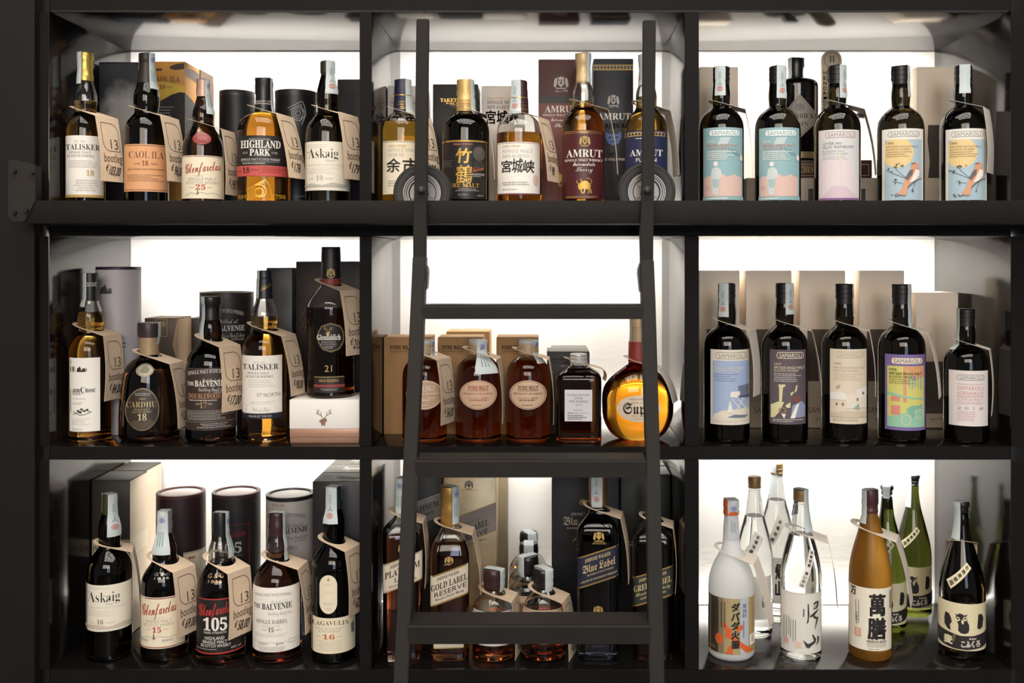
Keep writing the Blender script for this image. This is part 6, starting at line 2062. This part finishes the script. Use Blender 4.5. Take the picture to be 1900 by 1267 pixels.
ORCAP = mat('d0602c', .45)
b = Bottle('shochu_bottle', 'frosted white bottle with orange cap and gold label of brushed signs', 'frosted white bottle', 2, 1356.8, .075, 930, 43, 'dabada', FROST, WATER, 1020)
b.cap([(957, 14.6), (954.5, 14.8), (950, 14.8), (949, 14), (945, 14), (944, 14.8), (938, 14.8), (932, 14.6), (930, 13.4)], ORCAP)
GDL = mat('b9a67a', .45, .25, noise=.1, scale=20)
p = b.label(1315, 1399, 1111, 1215, GDL)
p.rect(1315, 1333, 1111, 1215, mat('4a4136', .5)).rect(1333, 1343, 1111, 1215, mat('8a7b5e', .5)).rect(1373, 1388, 1111, 1215, mat('b7bdc4', .5)).rect(1388, 1399, 1111, 1215, mat('b59a62', .5))
ORG = mat('d8632c', .6)
p.ell(1335, 1188, 7, 10, ORG).poly([(1341, 1158), (1346, 1155), (1350, 1163), (1357, 1168), (1358, 1180), (1366, 1184), (1378, 1194), (1392, 1206), (1398, 1210), (1384, 1213), (1370, 1198), (1362, 1192), (1357, 1186), (1346, 1183), (1347, 1174)], ORG).poly([(1364, 1166), (1372, 1160), (1380, 1160), (1378, 1168), (1368, 1172)], ORG).poly([(1352, 1200), (1360, 1196), (1360, 1214), (1344, 1213), (1350, 1208)], ORG)
p.column('\u30c0\u30d0\u30c0\u706b\u632f', 1357, 1371, 1118, 1204, BLK, .025, .05).column('\u6817\u713c\u914e', 1376.5, 1384, 1121, 1147, mat('5a6690', .6)).vrows(1377, 1383, 1152, 1190, 1, mat('7f89ab', .6), .5).vrows(1327, 1350, 1118, 1175, 4, mat('3a342a', .6), .35)
p.rect(1389, 1398, 1180, 1200, WHITE).rect(1392, 1396, 1183, 1195, mat('d5b5ac', .6)).rows(1317, 1330, 1203, 1208, 2, GOLDF)
b.end(p)
b.seal(18, 1001, mark='blue', wpx=22, m=mat('c2c6ca', .55, noise=.08, scale=300))
tag(b, 0, 79, None, 1038, m=KRAFTW, flare=14, back=.032, fwd=.047)

SHC = mat('9a7d52', .4, .55)


def clear_shochu(label, short, cx, y, top, hw, lab, level, capm=SHC, zsplit=None):
    b = Bottle('shochu_bottle', label, short, 2, cx, y, top, hw, 'kizan', CLEAR, WATER, level)
    s = (EYE + (VY - top) * b.k - b.zf) / b.k / 319
    b.cap([(top + 23 * s, 13.6 * s), (top + 19 * s, 13.8 * s), (top + 18 * s, 13 * s), (top + 15 * s, 13 * s), (top + 14.5 * s, 13.8 * s), (top + 11 * s, 13.8 * s), (top + 10.5 * s, 13.2 * s), (top + 9 * s, 13.2 * s), (top + 8.5 * s, 13.8 * s), (top + 1 * s, 13.4 * s), (top, 12 * s)], capm)
    return b


PW = mat('ece8df', .6, noise=.03, scale=151)           # thin paper that lets the light behind through
nt = PW.node_tree
tl, mx = nt.nodes.new('ShaderNodeBsdfTranslucent'), nt.nodes.new('ShaderNodeMixShader')
tl.inputs[0].default_value = lin('ece8df')
mx.inputs[0].default_value = .22
out = [n for n in nt.nodes if n.type == 'OUTPUT_MATERIAL'][0]
nt.links.new(nt.nodes['Principled BSDF'].outputs[0], mx.inputs[1])
nt.links.new(tl.outputs[0], mx.inputs[2])
nt.links.new(mx.outputs[0], out.inputs['Surface'])
b = clear_shochu('clear bottle with gold cap and white label of two brushed signs', 'clear bottle with the two brushed signs', 1486, .075, 910, 38.5, None, 995)
p = b.label(1449.5, 1523, 1101, 1213, PW)
BR2 = mat('3d3833', .6)
Q = lambda pts: [(1440 + x / 6.67, 1050 + y / 6.67) for x, y in pts]
p.poly(Q([(335, 530), (348, 532), (346, 628), (332, 632)]), BR2).poly(Q([(388, 462), (402, 475), (410, 600), (398, 700), (376, 722), (388, 640)]), BR2).poly(Q([(455, 472), (480, 450), (512, 445), (522, 468), (512, 520), (500, 540), (455, 545), (452, 535), (490, 520), (500, 470), (460, 490)]), BR2).poly(Q([(458, 508), (500, 494), (500, 504), (460, 518)]), BR2).poly(Q([(415, 618), (470, 575), (520, 545), (515, 562), (470, 620), (490, 640), (518, 650), (505, 700), (480, 780), (470, 796), (482, 720), (490, 672), (460, 650), (452, 628), (418, 640)]), BR2)
p.poly(Q([(330, 912), (350, 930), (395, 965), (440, 945), (462, 930), (440, 855), (455, 850), (492, 920), (478, 960), (440, 985), (402, 1020), (370, 1005)]), BR2).poly(Q([(498, 875), (525, 900), (520, 960), (485, 1000), (505, 940)]), BR2)
p.vrows(1455, 1468, 1147, 1192, 3, GREYD, .35).vrows(1467, 1480, 1152, 1200, 3, GREYD, .35).rect(1456, 1464, 1189, 1198, mat('d9a293', .6)).rect(1476, 1487, 1191, 1202, mat('e2bcae', .6)).line([(1456, 1147), (1456, 1196)], .3, GREY)
p.rect(1449.5, 1523, 1101, 1102, LGREY)
b.end(p)
strip(b, [(1507, 1022), (1518, 1026), (1492, 1092), (1481, 1088)], '\u672c\u5834\u6ce1\u76db \u8cac\u3044\u306e\u5c71', m=PW, ink=BR2)
b.seal(55, 985, 960, mark=None, wpx=15)
tag(b, 0, 92, None, 1000, m=KRAFTW, flare=8)

b = clear_shochu('clear bottle with gold cap, standing behind the frosted bottle', 'clear bottle behind the frosted one', 1400, .18, 886, 34, None, 960)
p = b.label(1372, 1430, 1070, 1150, PW)
p.column('\u5f8c\u6b8b\u56de', 1414, 1420, 1088, 1128, BK, .01)
b.end(p)
strip(b, [(1401, 987), (1420, 1001), (1395, 1045), (1378, 1030)], '\u672c\u5834\u6ce1\u76db\u5c71', m=PW, ink=BK, w=7)
b = clear_shochu('clear bottle with gold cap, farthest back against the bright wall', 'clear bottle farthest back', 1441, .268, 861, 33, None, 930)
p = b.label(1412, 1471, 1035, 1120, PW)
p.column('\u5e30\u5c71', 1439, 1452, 1045, 1108, BK, .03)
b.end(p)
strip(b, [(1443, 957), (1461, 971), (1436, 1012), (1424, 1005)], '\u672c\u5834\u6ce1\u76db', m=PW, ink=BK, w=7)
b.seal(-35, 919, mark=None, wpx=14)

b = Bottle('shochu_bottle', 'frosted amber-brown bottle with cream label and bold black brushed signs', 'frosted amber-brown bottle', 2, 1614.5, .07, 911, 40.5, 'manzen', AMBERF)
b.cap([(953, 14.8), (949, 15), (948, 14.3), (936, 14.2), (935, 14.8), (914, 14), (911, 13)], mat('4a2b2a', .4))
p = b.label(1575.5, 1653, 1092, 1208, IVORY)
BB = mat('262321', .6)
p.text('\u842c', 1614, 1641, 1103, 1143, BB, 'sans', .05).text('\u81b3', 1611, 1642, 1147, 1186, BB, 'sans', .05)
p.text('\u4e07', 1580, 1588, 1095, 1109, BB, 'sans', .02).line([(1580, 1094), (1588.5, 1094), (1588.5, 1110), (1580, 1110)], .5, GREYD, True).vrows(1588, 1598, 1118, 1166, 2, GREYD, .3).line([(1589, 1117), (1597, 1117)], .4, GREY).column('\u4e07\u81b3\u9152\u9020', 1588.5, 1592, 1140, 1163, BB).rect(1587, 1598, 1169, 1184, mat('d99a86', .6)).line([(1590, 1172), (1595, 1172), (1595, 1181), (1590, 1181)], .8, IVORY, True).line([(1592.5, 1170), (1592.5, 1183)], .7, IVORY)
p.text('MANZEN NO SHUZO', 1608.5, 1643, 1188, 1192, BB, 'bold').rows(1604, 1647, 1193, 1202, 4, GREYD, .3, 'c').rows(1612, 1640, 1204, 1206, 1, GREYD).vrows(1649, 1653, 1098, 1140, 1, BB, .5)
b.end(p)
b.seal(-52, 971, mark=None, wpx=15)
tag(b, 0, 84, None, 996, m=KRAFTW, flare=12, back=.036)

CRM = mat('ddd2ad', .6, noise=.04, scale=120)


def owl_art(b, p, x0, x1, y0, y1, cx):
    s = (x1 - x0) / 89.0
    X = lambda x: x0 + (x - 1740) * s
    Y = lambda y: y0 + (y - 1117) * (y1 - y0) / 96.0
    q = lambda pts: [(X(1735 + x / 6.34), Y(1040 + y / 6.34)) for x, y in pts]
    p.poly(q([(228, 640), (258, 652), (290, 630), (320, 638), (345, 650), (378, 632), (368, 660), (382, 690), (378, 720), (398, 755), (402, 810), (390, 850), (350, 868), (300, 862), (272, 835), (275, 770), (260, 730), (240, 690), (250, 662)]), BB)
    for ex, ey in ((268, 700), (352, 688)):
        e = q([(ex, ey)])[0]
        p.ell(e[0], e[1], 3.9 * s, 4.2 * s, CRM, 14).ell(e[0], e[1] - .6, 1.8 * s, 2 * s, BB, 10)
    p.poly(q([(310, 700), (335, 708), (340, 735), (325, 760), (308, 735)]), CRM)
    p.poly(q([(125, 645), (165, 655), (185, 690), (200, 745), (175, 785), (188, 845), (150, 838), (115, 790), (112, 720)]), BB).poly(q([(505, 632), (545, 640), (562, 690), (550, 790), (520, 815), (492, 795), (498, 720)]), BB)
    p.poly(q([(20, 845), (150, 868), (300, 892), (450, 886), (560, 862), (640, 840), (640, 990), (540, 1030), (380, 1052), (220, 1052), (110, 1035), (20, 1010)]), BB)
    p.text('\u9ea6', X(1753), X(1767), Y(1184), Y(1199), CRM, 'sans', .04).poly(q([(215, 885), (250, 880), (225, 980), (205, 990)]), mat('6f6249', .5)).text('\u3053\u3075\u304f\u308d', X(1784), X(1817), Y(1189), Y(1201), LGREY, 'sans', .03, slope=-.06).rows(X(1798), X(1817), Y(1183.5), Y(1188), 1, LGREY, .7)
    b.end(p)


for (lb, sh, cx, y, top, hw, gl, ly0, ly1, seal_a, sl, capr) in (
        ('dark bottle with an owl on its label, standing alone by the side panel', 'owl-labelled bottle by the side panel', 1784.5, .075, 934, 44.6, DARKG, 1121, 1208, -42, 1001, BLKM),
        ('green bottle with an owl on its label, partly hidden by the amber-brown bottle', 'green owl-labelled bottle half hidden', 1645.5, .21, 904, 36.5, OLIVE, 1083, 1160, 175, 950, BLKM),
        ('green bottle with an owl on its label, farthest back against the bright wall', 'green owl-labelled bottle farthest back', 1694.3, .295, 884, 34.5, OLIVE, 1053, 1130, -48, 941, BLKM)):
    b = Bottle('shochu_bottle', lb, sh, 2, cx, y, top, hw, 'owl', gl)
    s = hw / 44.6
    b.cap([(top + 19 * s, 12.6 * s), (top + 16 * s, 13.2 * s), (top + 14 * s, 13.2 * s), (top + 13 * s, 12.2 * s), (top + 9 * s, 12.2 * s), (top + 8 * s, 14.6 * s), (top + 3 * s, 15.6 * s), (top, 14.5 * s)], capr)
    p = b.label(cx - hw * .985, cx + hw * .985, ly0, ly1, CRM)
    owl_art(b, p, cx - hw * .985, cx + hw * .985, ly0 - 4 * s, ly1 + 5 * s, cx)
    if y < .1:
        strip(b, [(1797, 1047), (1807, 1057), (1764, 1097), (1754, 1083)], '\u5408\u713c\u9ea6\u4f7f\u7528', m=CRM, ink=BB, w=8)
        tag(b, 0, 168, None, 1022, back=.038, fwd=.046, flare=16)
    else:
        f = lambda dx, dy: (cx + dx * s, top + dy * s)
        strip(b, [f(12, 124), f(22, 134), f(-22, 176), f(-32, 162)], '\u5408\u713c\u9ea6\u4f7f\u7528', m=CRM, ink=BB, w=8 * s)
    b.seal(seal_a, sl, mark=None, wpx=17 * s)

# ---------------------------------------------------------------- price cards, hung last
hang_all()
bpy.data.objects.remove(PEN[1])
bpy.data.curves.remove(PEN[0])
